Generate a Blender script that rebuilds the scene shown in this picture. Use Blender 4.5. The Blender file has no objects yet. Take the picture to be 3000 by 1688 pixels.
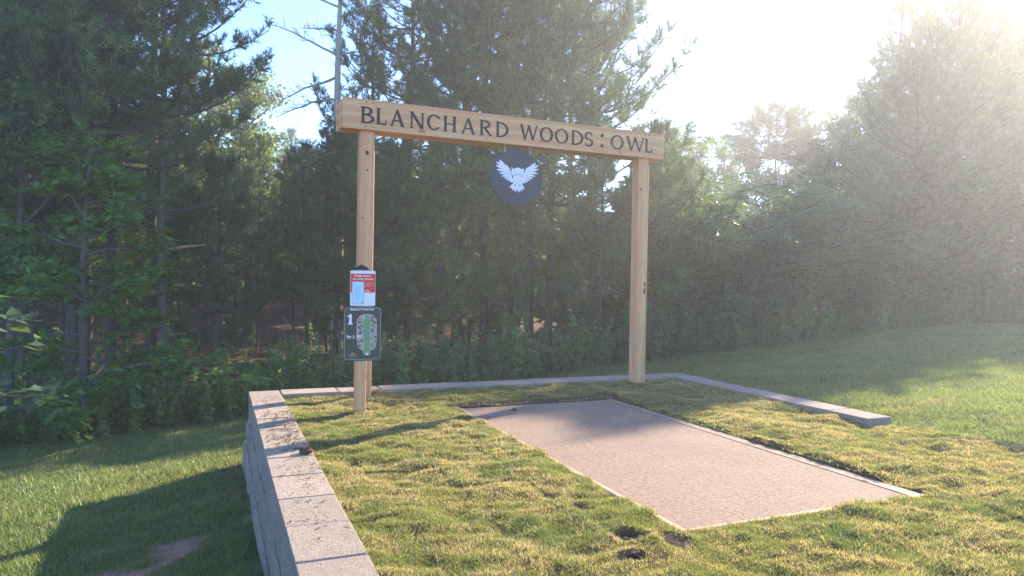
import bpy, math
import numpy as np
from mathutils import Vector, Matrix

# ------------------------------------------------------------------ camera, sky, sun, exposure
S = bpy.context.scene
COL = S.collection
CAM = np.array([0.0, 0.0, 1.1804])
F_PX = 2030.56                                   # focal length in photo pixels (3000 px wide)
FW = np.array([0.39072, 0.92047, -0.00852])
_yaw, _pit, _rol = 0.4015, 0.0085, 0.0166
FW = np.array([math.sin(_yaw) * math.cos(_pit), math.cos(_yaw) * math.cos(_pit), -math.sin(_pit)])
_r = np.array([math.cos(_yaw), -math.sin(_yaw), 0.0]); _u = np.cross(_r, FW)
RT = _r * math.cos(_rol) + _u * math.sin(_rol)
UP = -_r * math.sin(_rol) + _u * math.cos(_rol)
cd = bpy.data.cameras.new('camera'); cam = bpy.data.objects.new('camera', cd); COL.objects.link(cam)
cd.sensor_width = 36; cd.lens = F_PX / 3000 * 36; cd.clip_start = 0.05; cd.clip_end = 1500
M = Matrix(((RT[0], UP[0], -FW[0], CAM[0]), (RT[1], UP[1], -FW[1], CAM[1]), (RT[2], UP[2], -FW[2], CAM[2]), (0, 0, 0, 1)))
cam.matrix_world = M
S.camera = cam

SUN_AZ, SUN_EL = math.radians(62.5), math.radians(26.0)     # clockwise from +Y
SUNV = Vector((math.sin(SUN_AZ) * math.cos(SUN_EL), math.cos(SUN_AZ) * math.cos(SUN_EL), math.sin(SUN_EL)))
world = bpy.data.worlds.new('World'); S.world = world; world.use_nodes = True
wn = world.node_tree.nodes; wl = world.node_tree.links
sky = wn.new('ShaderNodeTexSky'); sky.sky_type = 'NISHITA'; sky.sun_disc = False
sky.sun_elevation = SUN_EL; sky.sun_rotation = SUN_AZ
sky.air_density = 1.0; sky.altitude = 3000; sky.dust_density = .0; sky.ozone_density = 6.0
wn['Background'].inputs['Strength'].default_value = 0.14
wl.new(sky.outputs[0], wn['Background'].inputs['Color'])
sl = bpy.data.lights.new('sun', 'SUN'); sl.energy = 4.4; sl.angle = math.radians(0.53); sl.color = (1.0, 0.86, 0.66)
so = bpy.data.objects.new('sun', sl); COL.objects.link(so); so.location = (30, 15, 20)
so.rotation_euler = SUNV.to_track_quat('Z', 'Y').to_euler()
S.view_settings.view_transform = 'Standard'; S.view_settings.look = 'None'
S.view_settings.exposure = 2.15; S.view_settings.gamma = 1.0; S.view_settings.use_curve_mapping = False
S.cycles.max_bounces = 6; S.cycles.diffuse_bounces = 3; S.cycles.glossy_bounces = 2
S.cycles.transmission_bounces = 4; S.cycles.transparent_max_bounces = 4; S.cycles.volume_bounces = 0
S.cycles.sample_clamp_indirect = 4.0
S.cycles.use_denoising = True

# ------------------------------------------------------------------ helpers
def pxray(px, py):
    return FW + RT * ((px - 1500) / F_PX) - UP * ((py - 844) / F_PX)
def at_dist(px, D, py=844):                      # plan position in the direction of a photo column, D metres away
    d = pxray(px, py); h = math.hypot(d[0], d[1]); return d[0] / h * D, d[1] / h * D

def vnoise(x, y, scale, seed):                   # smooth value noise, 0..1
    r = np.random.default_rng(seed); T = r.random((64, 64))
    u = np.asarray(x) / scale + 1000.3; v = np.asarray(y) / scale + 1000.7
    i = np.floor(u).astype(int); j = np.floor(v).astype(int); a = u - i; b = v - j
    a = a * a * (3 - 2 * a); b = b * b * (3 - 2 * b)
    g = lambda p, q: T[p % 64, q % 64]
    return (g(i, j) * (1 - a) + g(i + 1, j) * a) * (1 - b) + (g(i, j + 1) * (1 - a) + g(i + 1, j + 1) * a) * b
def fbm(x, y, scale, seed, n=3):
    s = 0; w = 1; t = 0
    for k in range(n):
        s = s + w * vnoise(x, y, scale / 2 ** k, seed + k); t += w; w *= .55
    return s / t

def mesh_np(name, V, Fc, col=None, smooth=False):
    """V (n,3); Fc (m,k) int array, k = 3 or 4, or a list of tuples"""
    me = bpy.data.meshes.new(name)
    if isinstance(Fc, np.ndarray):
        V = np.ascontiguousarray(V, np.float32); m, k = Fc.shape
        me.vertices.add(len(V)); me.vertices.foreach_set('co', V.ravel())
        me.loops.add(m * k); me.loops.foreach_set('vertex_index', np.ascontiguousarray(Fc, np.int32).ravel())
        me.polygons.add(m); me.polygons.foreach_set('loop_start', np.arange(0, m * k, k, dtype=np.int32))
        me.update(calc_edges=True)
    else:
        me.from_pydata([tuple(map(float, v)) for v in V], [], Fc)
    if col is not None:
        c = np.ones((len(V), 4), np.float32); c[:, :3] = col
        a = me.color_attributes.new('Col', 'FLOAT_COLOR', 'POINT'); a.data.foreach_set('color', c.ravel())
    if smooth: me.polygons.foreach_set('use_smooth', np.ones(len(me.polygons), bool))
    me.validate(); me.update()
    return me

def obj(name, me, mat=None, parent=None, loc=None):
    o = bpy.data.objects.new(name, me); COL.objects.link(o)
    if mat is not None and not me.materials: me.materials.append(mat)
    if parent is not None: o.parent = parent
    if loc is not None: o.location = loc
    return o
def tag(o, label, cat, group=None):
    o['label'] = label; o['category'] = cat
    if group: o['group'] = group
    return o
def thing(name, label, cat, loc=(0, 0, 0), rz=0.0, group=None):
    o = bpy.data.objects.new(name, None); COL.objects.link(o); o.location = loc; o.rotation_euler = (0, 0, rz)
    o.empty_display_size = .1
    return tag(o, label, cat, group)
def kind(o, k): o['kind'] = k; return o

class MB:                                        # collects small shapes into one mesh
    def __init__(s, off=(0, 0, 0)): s.v = []; s.f = []; s.o = np.array(off, float)
    def add(s, vs, fs):
        n = len(s.v); s.v += [tuple(np.array(v, float) - s.o) for v in vs]; s.f += [tuple(i + n for i in f) for f in fs]; return s
    def box(s, a, b, ch=0.0):
        x0, y0, z0 = a; x1, y1, z1 = b
        if ch <= 0:
            vs = [(x, y, z) for z in (z0, z1) for y in (y0, y1) for x in (x0, x1)]
            return s.add(vs, [(0, 2, 3, 1), (4, 5, 7, 6), (0, 1, 5, 4), (2, 6, 7, 3), (0, 4, 6, 2), (1, 3, 7, 5)])
        pr = []                                  # chamfered on every edge: convex hull of 24 points
        for sx, (xa, xi) in ((0, (x0, x0 + ch)), (1, (x1, x1 - ch))):
            for sy, (ya, yi) in ((0, (y0, y0 + ch)), (1, (y1, y1 - ch))):
                for sz, (za, zi) in ((0, (z0, z0 + ch)), (1, (z1, z1 - ch))):
                    pr += [(xa, yi, zi), (xi, ya, zi), (xi, yi, za)]
        ix = lambda a_, b_, c_, k: ((a_ * 2 + b_) * 2 + c_) * 3 + k
        fs = []
        for k in range(3):
            o1, o2 = [q for q in range(3) if q != k]
            for e in (0, 1):
                quad = []
                for p, q in ((0, 0), (1, 0), (1, 1), (0, 1)):
                    t = [0, 0, 0]; t[k] = e; t[o1] = p; t[o2] = q; quad.append(ix(*t, k))
                fs.append(tuple(quad))
        for k in range(3):                       # edge bevels run along axis k
            o1, o2 = [q for q in range(3) if q != k]
            for p in (0, 1):
                for q in (0, 1):
                    t = [0, 0, 0]; t[o1] = p; t[o2] = q; u_ = list(t); u_[k] = 1
                    fs.append((ix(*t, o1), ix(*t, o2), ix(*u_, o2), ix(*u_, o1)))
        for p in (0, 1):
            for q in (0, 1):
                for w in (0, 1): fs.append((ix(p, q, w, 0), ix(p, q, w, 1), ix(p, q, w, 2)))
        return s.add(pr, fs)
    def prism(s, poly, y0, y1):                  # polygon in (x, z) extruded along y
        n = len(poly)
        vs = [(x, y0, z) for x, z in poly] + [(x, y1, z) for x, z in poly]
        return s.add(vs, [tuple(range(n)), tuple(range(2 * n - 1, n - 1, -1))] + [(i, i + n, (i + 1) % n + n, (i + 1) % n) for i in range(n)])
    def mesh(s, name):
        import bmesh
        me = bpy.data.meshes.new(name); me.from_pydata(s.v, [], s.f); me.validate()
        b = bmesh.new(); b.from_mesh(me); bmesh.ops.recalc_face_normals(b, faces=b.faces); b.to_mesh(me); b.free(); return me

def tube(path, rad, sides=7):
    path = np.array(path, float); n = len(path); d = np.gradient(path, axis=0); d /= np.linalg.norm(d, axis=1)[:, None] + 1e-9
    ref = np.where(np.abs(d[:, 2:3]) > .9, np.array([[1., 0, 0]]), np.array([[0, 0, 1.]]))
    a = np.cross(d, ref); a /= np.linalg.norm(a, axis=1)[:, None] + 1e-9; b = np.cross(d, a)
    t = np.linspace(0, 2 * math.pi, sides, endpoint=False)
    V = path[:, None] + np.array(rad)[:, None, None] * (np.cos(t)[None, :, None] * a[:, None] + np.sin(t)[None, :, None] * b[:, None])
    i = np.arange(n - 1)[:, None] * sides; k = np.arange(sides)[None]; k2 = (k + 1) % sides
    Fc = np.stack([i + k, i + k2, i + sides + k2, i + sides + k], -1).reshape(-1, 4)
    return V.reshape(-1, 3), Fc
class NB:                                        # numpy quad/tri collector
    def __init__(s): s.V = []; s.F = []; s.C = []; s.n = 0
    def add(s, V, Fc, C=None):
        s.V.append(V); s.F.append(Fc + s.n); s.n += len(V)
        if C is not None: s.C.append(np.broadcast_to(C, (len(V), 3)))
    def mesh(s, name, smooth=False):
        return mesh_np(name, np.concatenate(s.V), np.concatenate(s.F), np.concatenate(s.C) if s.C else None, smooth)

# ------------------------------------------------------------------ materials
def newmat(name, rough=.7, spec=.3):
    m = bpy.data.materials.new(name); m.use_nodes = True; nt = m.node_tree; b = nt.nodes['Principled BSDF']
    b.inputs['Roughness'].default_value = rough; b.inputs['Specular IOR Level'].default_value = spec
    return m, nt, b
def ramp(nt, fac, stops):
    r = nt.nodes.new('ShaderNodeValToRGB'); e = r.color_ramp.elements
    while len(e) < len(stops): e.new(.5)
    for k, (p, c) in enumerate(stops): e[k].position = p; e[k].color = (*c, 1)
    nt.links.new(fac, r.inputs[0]); return r.outputs[0]
def coords(nt, scale=(1, 1, 1), space='Object', rot=(0, 0, 0)):
    t = nt.nodes.new('ShaderNodeTexCoord'); mp = nt.nodes.new('ShaderNodeMapping'); mp.inputs['Scale'].default_value = scale
    mp.inputs['Rotation'].default_value = rot
    nt.links.new(t.outputs[space], mp.inputs[0]); return mp.outputs[0]
def geo_pos(nt, scale):
    t = nt.nodes.new('ShaderNodeNewGeometry'); mp = nt.nodes.new('ShaderNodeMapping'); mp.inputs['Scale'].default_value = scale
    nt.links.new(t.outputs['Position'], mp.inputs[0]); return mp.outputs[0]
def noise(nt, vec, scale, detail=4, rough=.55, dist=0):
    n = nt.nodes.new('ShaderNodeTexNoise'); n.inputs['Scale'].default_value = scale; n.inputs['Detail'].default_value = detail
    n.inputs['Roughness'].default_value = rough; n.inputs['Distortion'].default_value = dist
    if vec is not None: nt.links.new(vec, n.inputs['Vector'])
    return n.outputs[0]
def mixc(nt, fac, a, b, mode='MIX'):
    m = nt.nodes.new('ShaderNodeMix'); m.data_type = 'RGBA'; m.blend_type = mode
    for s, v in ((m.inputs[0], fac), (m.inputs[6], a), (m.inputs[7], b)):
        if hasattr(v, 'links') or hasattr(v, 'is_linked'): nt.links.new(v, s)
        elif isinstance(v, (int, float)): s.default_value = v
        else: s.default_value = (*v, 1)
    return m.outputs[2]
def bump(nt, b, h, strength=.5, dist=.01):
    n = nt.nodes.new('ShaderNodeBump'); n.inputs['Strength'].default_value = strength; n.inputs['Distance'].default_value = dist
    nt.links.new(h, n.inputs['Height']); nt.links.new(n.outputs[0], b.inputs['Normal'])
def flat(name, c, rough=.6, spec=.3):
    m, nt, b = newmat(name, rough, spec)
    n = noise(nt, coords(nt), 40, 3); nt.links.new(mixc(nt, n, tuple(x * .88 for x in c), tuple(min(1, x * 1.1) for x in c)), b.inputs['Base Color']); return m

def foliage_mat(name, trans=.4, rough=.5, spec=.35, tint=(1, 1, 1)):
    m = bpy.data.materials.new(name); m.use_nodes = True; nt = m.node_tree; b = nt.nodes['Principled BSDF']
    at = nt.nodes.new('ShaderNodeAttribute'); at.attribute_name = 'Col'
    oi = nt.nodes.new('ShaderNodeObjectInfo')
    c0 = mixc(nt, 1.0, at.outputs['Color'], tint, 'MULTIPLY')
    var = ramp(nt, oi.outputs['Random'], [(0, (.8, .84, .86)), (.5, (1, 1, 1)), (1, (1.16, 1.1, .9))])
    c = mixc(nt, 1.0, c0, var, 'MULTIPLY')
    b.inputs['Roughness'].default_value = rough; b.inputs['Specular IOR Level'].default_value = spec
    nt.links.new(c, b.inputs['Base Color'])
    tr = nt.nodes.new('ShaderNodeBsdfTranslucent')
    ct = mixc(nt, 1.0, c, (1.4, 1.45, .85), 'MULTIPLY'); nt.links.new(ct, tr.inputs['Color'])
    mx = nt.nodes.new('ShaderNodeMixShader'); mx.inputs[0].default_value = trans
    nt.links.new(b.outputs[0], mx.inputs[1]); nt.links.new(tr.outputs[0], mx.inputs[2])
    nt.links.new(mx.outputs[0], nt.nodes['Material Output'].inputs['Surface']); return m

M_LEAF = foliage_mat('broad_leaf', .42)
M_NEEDLE = foliage_mat('pine_needle', .25, .55, .25)
M_GRASS = foliage_mat('grass_blade', .45, .45, .4)
M_SOD = foliage_mat('sod_blade', .45, .5, .4)

def bark_mat(name, a, b_, sc=9):
    m, nt, b = newmat(name, .9, .1)
    v = coords(nt, (1, 1, .22)); n = noise(nt, v, sc * 4, 5, .65, .6)
    n2 = noise(nt, coords(nt), 3, 2)
    nt.links.new(mixc(nt, n2, ramp(nt, n, [(.3, a), (.7, b_)]), tuple(x * .8 for x in b_)), b.inputs['Base Color'])
    bump(nt, b, n, .8, .02); return m
M_PINEBARK = bark_mat('pine_bark', (.04, .035, .03), (.15, .128, .108))
M_BARK = bark_mat('grey_bark', (.04, .038, .033), (.15, .14, .12))
M_DEAD = bark_mat('weathered_wood', (.42, .36, .31), (.72, .65, .58))

def wood_mat(name, axis, light=(.72, .43, .225), dark=(.51, .25, .115), pink=(.68, .33, .17), knots=True):
    m, nt, b = newmat(name, .72, .25)
    sc = {'x': (.7, 9, 9), 'z': (9, 9, .7)}[axis]
    v = coords(nt, sc); n1 = noise(nt, v, 2.2, 6, .6, 1.3)
    w = nt.nodes.new('ShaderNodeTexWave'); w.wave_type = 'BANDS'; w.bands_direction = 'Z' if axis == 'x' else 'X'
    w.inputs['Scale'].default_value = .9; w.inputs['Distortion'].default_value = 7; w.inputs['Detail'].default_value = 3
    w.inputs['Detail Scale'].default_value = 1.2
    v2 = coords(nt, {'x': (.35, 3, 3), 'z': (3, 3, .35)}[axis]); nt.links.new(v2, w.inputs['Vector'])
    fine = noise(nt, coords(nt, {'x': (2, 90, 90), 'z': (90, 90, 2)}[axis]), 1.5, 4)
    c = mixc(nt, ramp(nt, w.outputs[0], [(.25, (0, 0, 0)), (.8, (1, 1, 1))]), light, pink)
    c = mixc(nt, ramp(nt, n1, [(.42, (0, 0, 0)), (.75, (.75, .75, .75))]), c, dark)
    c = mixc(nt, ramp(nt, fine, [(.35, (.22, .22, .22)), (.6, (0, 0, 0))]), c, tuple(x * .72 for x in dark))
    if knots:
        vo = nt.nodes.new('ShaderNodeTexVoronoi'); vo.inputs['Scale'].default_value = 1.0
        nt.links.new(coords(nt, {'x': (1.7, 5, 5), 'z': (5, 5, 1.7)}[axis]), vo.inputs['Vector'])
        c = mixc(nt, ramp(nt, vo.outputs['Distance'], [(.03, (.9, .9, .9)), (.1, (0, 0, 0))]), c, (.16, .075, .04))
    nt.links.new(c, b.inputs['Base Color']); bump(nt, b, fine, .25, .004); return m
M_BOARD = wood_mat('board_timber', 'x', knots=False); M_POST = wood_mat('post_timber', 'z')
M_EDGE = wood_mat('pale_form_board', 'x', (.42, .32, .22), (.28, .2, .13), (.4, .29, .195), False)

def stone_mat():
    m, nt, b = newmat('concrete_block', .92, .15)
    p = geo_pos(nt, (1, 1, 1)); n = noise(nt, p, 9, 5, .6); f = noise(nt, p, 140, 4, .7)
    oi = nt.nodes.new('ShaderNodeObjectInfo')
    c = mixc(nt, n, (.32, .26, .213), (.48, .395, .325))
    c = mixc(nt, ramp(nt, f, [(.38, (.85, .85, .85)), (.52, (0, 0, 0))]), c, (.16, .135, .12))
    c = mixc(nt, 1.0, c, ramp(nt, oi.outputs['Random'], [(0, (.86, .86, .88)), (1, (1.08, 1.05, 1.02))]), 'MULTIPLY')
    nt.links.new(c, b.inputs['Base Color'])
    hh_ = nt.nodes.new('ShaderNodeMath'); hh_.operation = 'ADD'; nt.links.new(f, hh_.inputs[0]); nt.links.new(noise(nt, p, 30, 5, .65), hh_.inputs[1])
    bump(nt, b, hh_.outputs[0], .8, .014); return m
M_STONE = stone_mat()
def slab_mat():
    m, nt, b = newmat('brushed_concrete', .85, .25)
    p = geo_pos(nt, (1, 1, 1)); n = noise(nt, p, 2.2, 5, .6); q = noise(nt, geo_pos(nt, (34, 60, 34)), 1.0, 5, .65, .8)
    st = noise(nt, geo_pos(nt, (1.2, 30, 1)), 1.0, 3)
    fl = noise(nt, p, 320, 2)
    c = mixc(nt, n, (.25, .165, .12), (.345, .237, .177)); c = mixc(nt, ramp(nt, st, [(.35, (.35, .35, .35)), (.65, (0, 0, 0))]), c, (.23, .17, .132))
    c = mixc(nt, ramp(nt, q, [(.36, (.9, .9, .9)), (.5, (0, 0, 0))]), c, (.15, .112, .088))
    c = mixc(nt, ramp(nt, fl, [(.62, (0, 0, 0)), (.7, (.5, .5, .5))]), c, (.4, .32, .28))
    stn = noise(nt, p, 1.1, 6, .7, .6); c = mixc(nt, ramp(nt, stn, [(.52, (0, 0, 0)), (.7, (.55, .55, .55))]), c, (.17, .125, .098))
    nt.links.new(c, b.inputs['Base Color']); bump(nt, b, q, .9, .018); return m
M_SLAB = slab_mat()
def smooth_slab():
    m, nt, b = newmat('trowelled_margin', .8, .25)
    p = geo_pos(nt, (1, 1, 1)); n = noise(nt, p, 6, 5); nt.links.new(mixc(nt, n, (.215, .148, .11), (.29, .205, .158)), b.inputs['Base Color'])
    bump(nt, b, noise(nt, p, 60, 3), .2, .004); return m
M_MARGIN = smooth_slab()
def soil_mat(name, a, c, sc=14):
    m, nt, b = newmat(name, .95, .1); p = geo_pos(nt, (1, 1, 1)); n = noise(nt, p, sc, 6, .65)
    nt.links.new(mixc(nt, n, a, c), b.inputs['Base Color']); bump(nt, b, noise(nt, p, sc * 5, 4), .9, .02); return m
M_SOIL = soil_mat('dark_soil', (.05, .034, .025), (.16, .108, .08))
def col_ground(name, sc):
    m, nt, b = newmat(name, .95, .1); at = nt.nodes.new('ShaderNodeAttribute'); at.attribute_name = 'Col'
    p = geo_pos(nt, (1, 1, 1)); n = noise(nt, p, sc, 5, .65)
    c = mixc(nt, 1.0, at.outputs['Color'], ramp(nt, n, [(.25, (.62, .62, .62)), (.75, (1.35, 1.35, 1.3))]), 'MULTIPLY')
    nt.links.new(c, b.inputs['Base Color']); bump(nt, b, n, .8, .03); return m
M_LAWN = col_ground('lawn_ground', 26); M_SODBASE = col_ground('sod_thatch', 40)
M_BLACK = flat('black_paint', (.02, .021, .026), .55); M_WHITE = flat('white_paint', (.78, .78, .8), .5)
M_DISC = flat('charcoal_board', (.075, .075, .088), .55); M_STEEL = flat('zinc_hook', (.55, .55, .55), .35, .6)
M_RED = flat('red_print', (.75, .055, .04), .45); M_GREENBOARD = flat('dark_olive_print', (.062, .07, .058), .5)
M_KHAKI = flat('khaki_print', (.33, .31, .24), .5); M_PALEBLUE = flat('pale_blue_print', (.5, .68, .8), .4)
M_AQUA = flat('aqua_print', (.36, .64, .72), .4); M_PINKISH = flat('pale_red_print', (.66, .26, .24), .5)
M_PEACH = flat('dusty_pink_print', (.45, .33, .29), .5); M_FAIR = flat('fairway_green_print', (.17, .32, .13), .5)
M_TREEP = flat('tree_print', (.075, .1, .065), .5); M_TREEB = flat('brown_tree_print', (.13, .09, .075), .5)
M_STREAM = flat('stream_blue_print', (.12, .3, .6), .4); M_ORANGE = flat('ochre_print', (.55, .33, .08), .5)
M_GOLD = flat('gold_print', (.33, .27, .1), .5); M_GREYP = flat('grey_print', (.3, .3, .34), .5)

# ------------------------------------------------------------------ terrain
PAD = (2.036, 3.723, 2.676, 6.083)               # x0 x1 y0 y1
WX0, WX1, WY = 0.285, 5.41, 7.27                 # outer faces of the block wall at cap level
WR_END, CAPW, CAPZ = 4.24, 0.295, 0.065
SODX = 5.33

def plane_z(x, y):
    g = .07 * x - .09 * y
    g = np.where(g > 0, .22 * (1 - np.exp(-np.maximum(g, 0) / .22)), g)
    return np.where(g < -1.05, -1.05 - .35 * (1 - np.exp((g + 1.05) / .35)), g)
def terr(x, y):
    x = np.asarray(x, float); y = np.asarray(y, float)
    z = plane_z(x, y)
    z = z - .16 * np.exp(-((y - 4.2) / 2.2) ** 2) / (1 + np.exp((x - .6) * 3)) 
    # the wood's floor: drops a little behind the lawn and climbs again far back
    e = y - edge_y(x)
    z = z + np.where(e > 1, .012 * np.maximum(e - 1, 0) ** 1.25, 0)
    z = z - .05 * np.exp(-((x - 5.6) / .6) ** 2 - ((y - 4.8) / 1.2) ** 2)
    z = z + (fbm(x, y, 2.6, 5) - .5) * .10 + (fbm(x, y, .5, 9, 2) - .5) * .025
    return z
def edge_y(x):                                   # where the mown lawn ends
    return np.interp(x, [-40, -2.65, .3, 6.3, 9.3, 13, 19, 30, 60], [10.6, 11.1, 11.25, 12.35, 12.95, 13.4, 14.0, 15.2, 17])
def sod_base(x, y):
    t = np.clip((x - 5.2) / .8, 0, 1); t = t * t * (3 - 2 * t)
    return (.028 - .022 * np.exp(-((x - 5.1) / .3) ** 2 - ((y - 4.3) / .7) ** 2)) * (1 - t) + (plane_z(x, y) + .035) * t

def grid(xs, ys):
    X, Y = np.meshgrid(xs, ys); n = len(xs); m = len(ys)
    i = (np.arange(m - 1)[:, None] * n + np.arange(n - 1)[None]).ravel()
    return X.ravel(), Y.ravel(), np.stack([i, i + 1, i + n + 1, i + n], 1)
xs = np.unique(np.concatenate([np.linspace(-140, -12, 24), np.linspace(-12, 30, 211), np.linspace(30, 150, 24)]))
ys = np.unique(np.concatenate([np.linspace(-60, -6, 14), np.linspace(-6, 24, 181), np.linspace(24, 150, 36)]))
X, Y, Q = grid(xs, ys)
Z = terr(X, Y)
inside = (X > WX0 + .1) & (X < SODX - .02) & (Y < WY - .1)
Z = np.where(inside, np.minimum(Z, -.16), Z)
near = (X > WX0 + .1) & (X < 5.6) & (Y < WY - .1)
e = Y - edge_y(X)
gc = np.array([.062, .105, .028]) * (.8 + .5 * fbm(X, Y, 1.4, 31)[:, None])
gc = gc * (1 - .3 * (fbm(X, Y, .35, 35)[:, None] - .3)) 
dry = np.clip((fbm(X, Y, 1.1, 41) - .56) * 5, 0, 1)[:, None] * .5
gc = gc * (1 - dry) + np.array([.15, .125, .05]) * dry
floor = np.array([.058, .05, .036]) * (.6 + .8 * fbm(X, Y, 1.2, 51)[:, None])
t = np.clip((e - .4) / .8, 0, 1)[:, None]
gc = gc * (1 - t) + floor * t
# bare red clay beside the wall
DIRT = [(-.50, 4.60, .20, .30), (-.25, 5.0, .17, .28), (-.62, 4.2, .22, .32), (-.12, 6.35, .07, .18)]
def dirt_mask(x, y):
    d = np.zeros_like(x)
    for cx, cy, a, b in DIRT: d = np.maximum(d, 1.25 - np.sqrt(((x - cx) / a) ** 2 + ((y - cy) / b) ** 2))
    return np.clip((d + (fbm(x, y, .12, 77) - .5) * 1.2) * 2.0, 0, 1)
dm = dirt_mask(X, Y)[:, None]
gc = gc * (1 - dm) + np.array([.36, .205, .145]) * dm
kind(obj('lawn', mesh_np('lawn', np.stack([X, Y, Z], 1), Q, gc, True), M_LAWN), 'structure')

# ------------------------------------------------------------------ sod on the tee
SOILSPOT = [(1.73, 2.69, .10, .07), (1.62, 2.50, .09, .055), (1.69, 3.38, .06, .07), (1.75, 3.14, .055, .07), (1.92, 2.58, .07, .09),
            (1.45, 6.76, .09, .06), (1.62, 6.55, .06, .05), (1.0, 5.9, .06, .05)]
def soil_mask(x, y):
    n = (fbm(x, y, .14, 88) - .5) * 1.3
    d = np.full(np.shape(x), -9.0)
    for cx, cy, a, b in SOILSPOT: d = np.maximum(d, 1.1 - np.sqrt(((x - cx) / a) ** 2 + ((y - cy) / b) ** 2))
    x0, x1, y0, y1 = PAD
    strip = np.minimum(np.minimum((x - (x0 - .10)) / .05, ((x1 + .10) - x) / .05), np.minimum((y - y1) / .05, (y1 + .17 - y) / .06))
    rs = np.minimum(np.minimum((x - x1) / .03, (x1 + .045 - x) / .03), np.minimum((y - y0) / .1, (y1 + .1 - y) / .1))
    return np.clip((np.maximum(np.maximum(d, np.clip(strip, -9, 1.0)), np.clip(rs, -9, .6)) + n) * 2.2, 0, 1)
def pieces(x, y):
    """rolls of turf 0.42 m wide laid along the pad: seam distance, piece id noise"""
    px = x / .42; ci = np.floor(px); yy = y / .62 + (ci % 2) * .5 + ci * .17; cj = np.floor(yy)
    fx = (px - ci - .5) * .42; fy = (yy - cj - .5) * .62
    wob = (fbm(x, y, .16, 61, 3) - .5) * .09
    d = np.minimum(.21 - np.abs(fx + wob), .31 - np.abs(fy + wob))
    h = np.sin(ci * 12.9898 + cj * 78.233) * 43758.5453; h = h - np.floor(h)
    h2 = np.sin(ci * 39.3 + cj * 11.7) * 24634.6; h2 = h2 - np.floor(h2)
    return d, h, h2, fx, fy
def sod_z(x, y):
    d, h, h2, fx, fy = pieces(x, y)
    z = sod_base(x, y) + (h - .5) * .009 + (h2 - .5) * .03 * fx + (h - .5) * .02 * fy
    z = z + (fbm(x, y, .32, 71) - .5) * .066 + (fbm(x * .9, y * 1.4, .15, 73, 2) - .5) * .046
    z = z - .008 * np.exp(-np.maximum(d, 0) / .015) * (.25 + .75 * h2)
    s = soil_mask(x, y); z = z * (1 - s) + (.002 + (fbm(x, y, .05, 99, 2) - .3) * .03) * s
    # sink along the wall caps
    w = np.minimum(np.minimum(x - (WX0 + CAPW), np.where(y > WR_END, (WX1 - CAPW) - x, 9)), (WY - CAPW) - y)
    return z + .012 * np.exp(-np.maximum(w, 0) / .08)
def pad_dist(x, y):                              # > 0 outside the pad
    x0, x1, y0, y1 = PAD; return np.maximum(np.maximum(x0 - x, x - x1), np.maximum(y0 - y, y - y1))
def sod_inside(x, y):
    xr = np.where(y > WR_END - .02, WX1 - CAPW + .015, SODX + (fbm(x * 0, y, .3, 15) - .5) * .16 + .10 * np.clip(WR_END - y, 0, 3))
    return (x > WX0 + CAPW - .015) & (x < xr) & (y < WY - CAPW + .015) & (pad_dist(x, y) > -.004)
xs = np.arange(.55, 6.4, .024); ys = np.arange(-2.0, 7.02, .024)
X, Y, Q = grid(xs, ys)
ok = sod_inside(X, Y); Z = sod_z(X, Y)
pd = pad_dist(X, Y); Z = np.where(pd < .012, np.minimum(Z, .012), Z)
Q = Q[ok[Q].all(1)]
edgev = np.zeros(len(X), int); np.add.at(edgev, Q.ravel(), 1)
rim = (edgev > 0) & (edgev < 4); Z = np.where(rim, Z - .07, Z)
used = edgev > 0; idx = np.cumsum(used) - 1
d, h, h2, fx, fy = pieces(X, Y)
thatch = np.array([.115, .098, .035]) * (.7 + .6 * fbm(X, Y, .2, 7)[:, None])
seam = np.exp(-np.maximum(d, 0) / .018)[:, None] * h2[:, None]
thatch = thatch * (1 - seam * .6) + np.array([.09, .06, .035]) * seam * .6
s = soil_mask(X, Y)[:, None]; cc = thatch * (1 - s) + np.array([.07, .048, .038]) * s
kind(obj('sod', mesh_np('sod', np.stack([X, Y, Z], 1)[used], idx[Q], cc[used], True), M_SODBASE), 'structure')

# ------------------------------------------------------------------ grass blades
def blades(P, hgt, wid, lean, col, seed, two=False):
    r = np.random.default_rng(seed); n = len(P); a = r.random(n) * 2 * math.pi; b = r.random(n) * 2 * math.pi
    w = np.stack([np.cos(a), np.sin(a), np.zeros(n)], 1) * wid[:, None] * .5
    l = np.stack([np.cos(b), np.sin(b), np.zeros(n)], 1) * (lean * hgt)[:, None]
    up = np.zeros((n, 3)); up[:, 2] = hgt
    if two:
        mid = P + up * .6 + l * .35; tip = P + up * .95 + l
        V = np.stack([P - w, P + w, mid + w * .75, mid - w * .75, tip], 1).reshape(-1, 3); i = np.arange(n)[:, None] * 5
        Fc = np.concatenate([i + np.array([[0, 1, 2]]), i + np.array([[0, 2, 3]]), i + np.array([[3, 2, 4]])]); k = 5
    else:
        V = np.stack([P - w, P + w, P + up + l], 1).reshape(-1, 3); Fc = np.arange(3 * n).reshape(n, 3); k = 3
    return V, Fc, np.repeat(col, k, 0)

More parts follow.
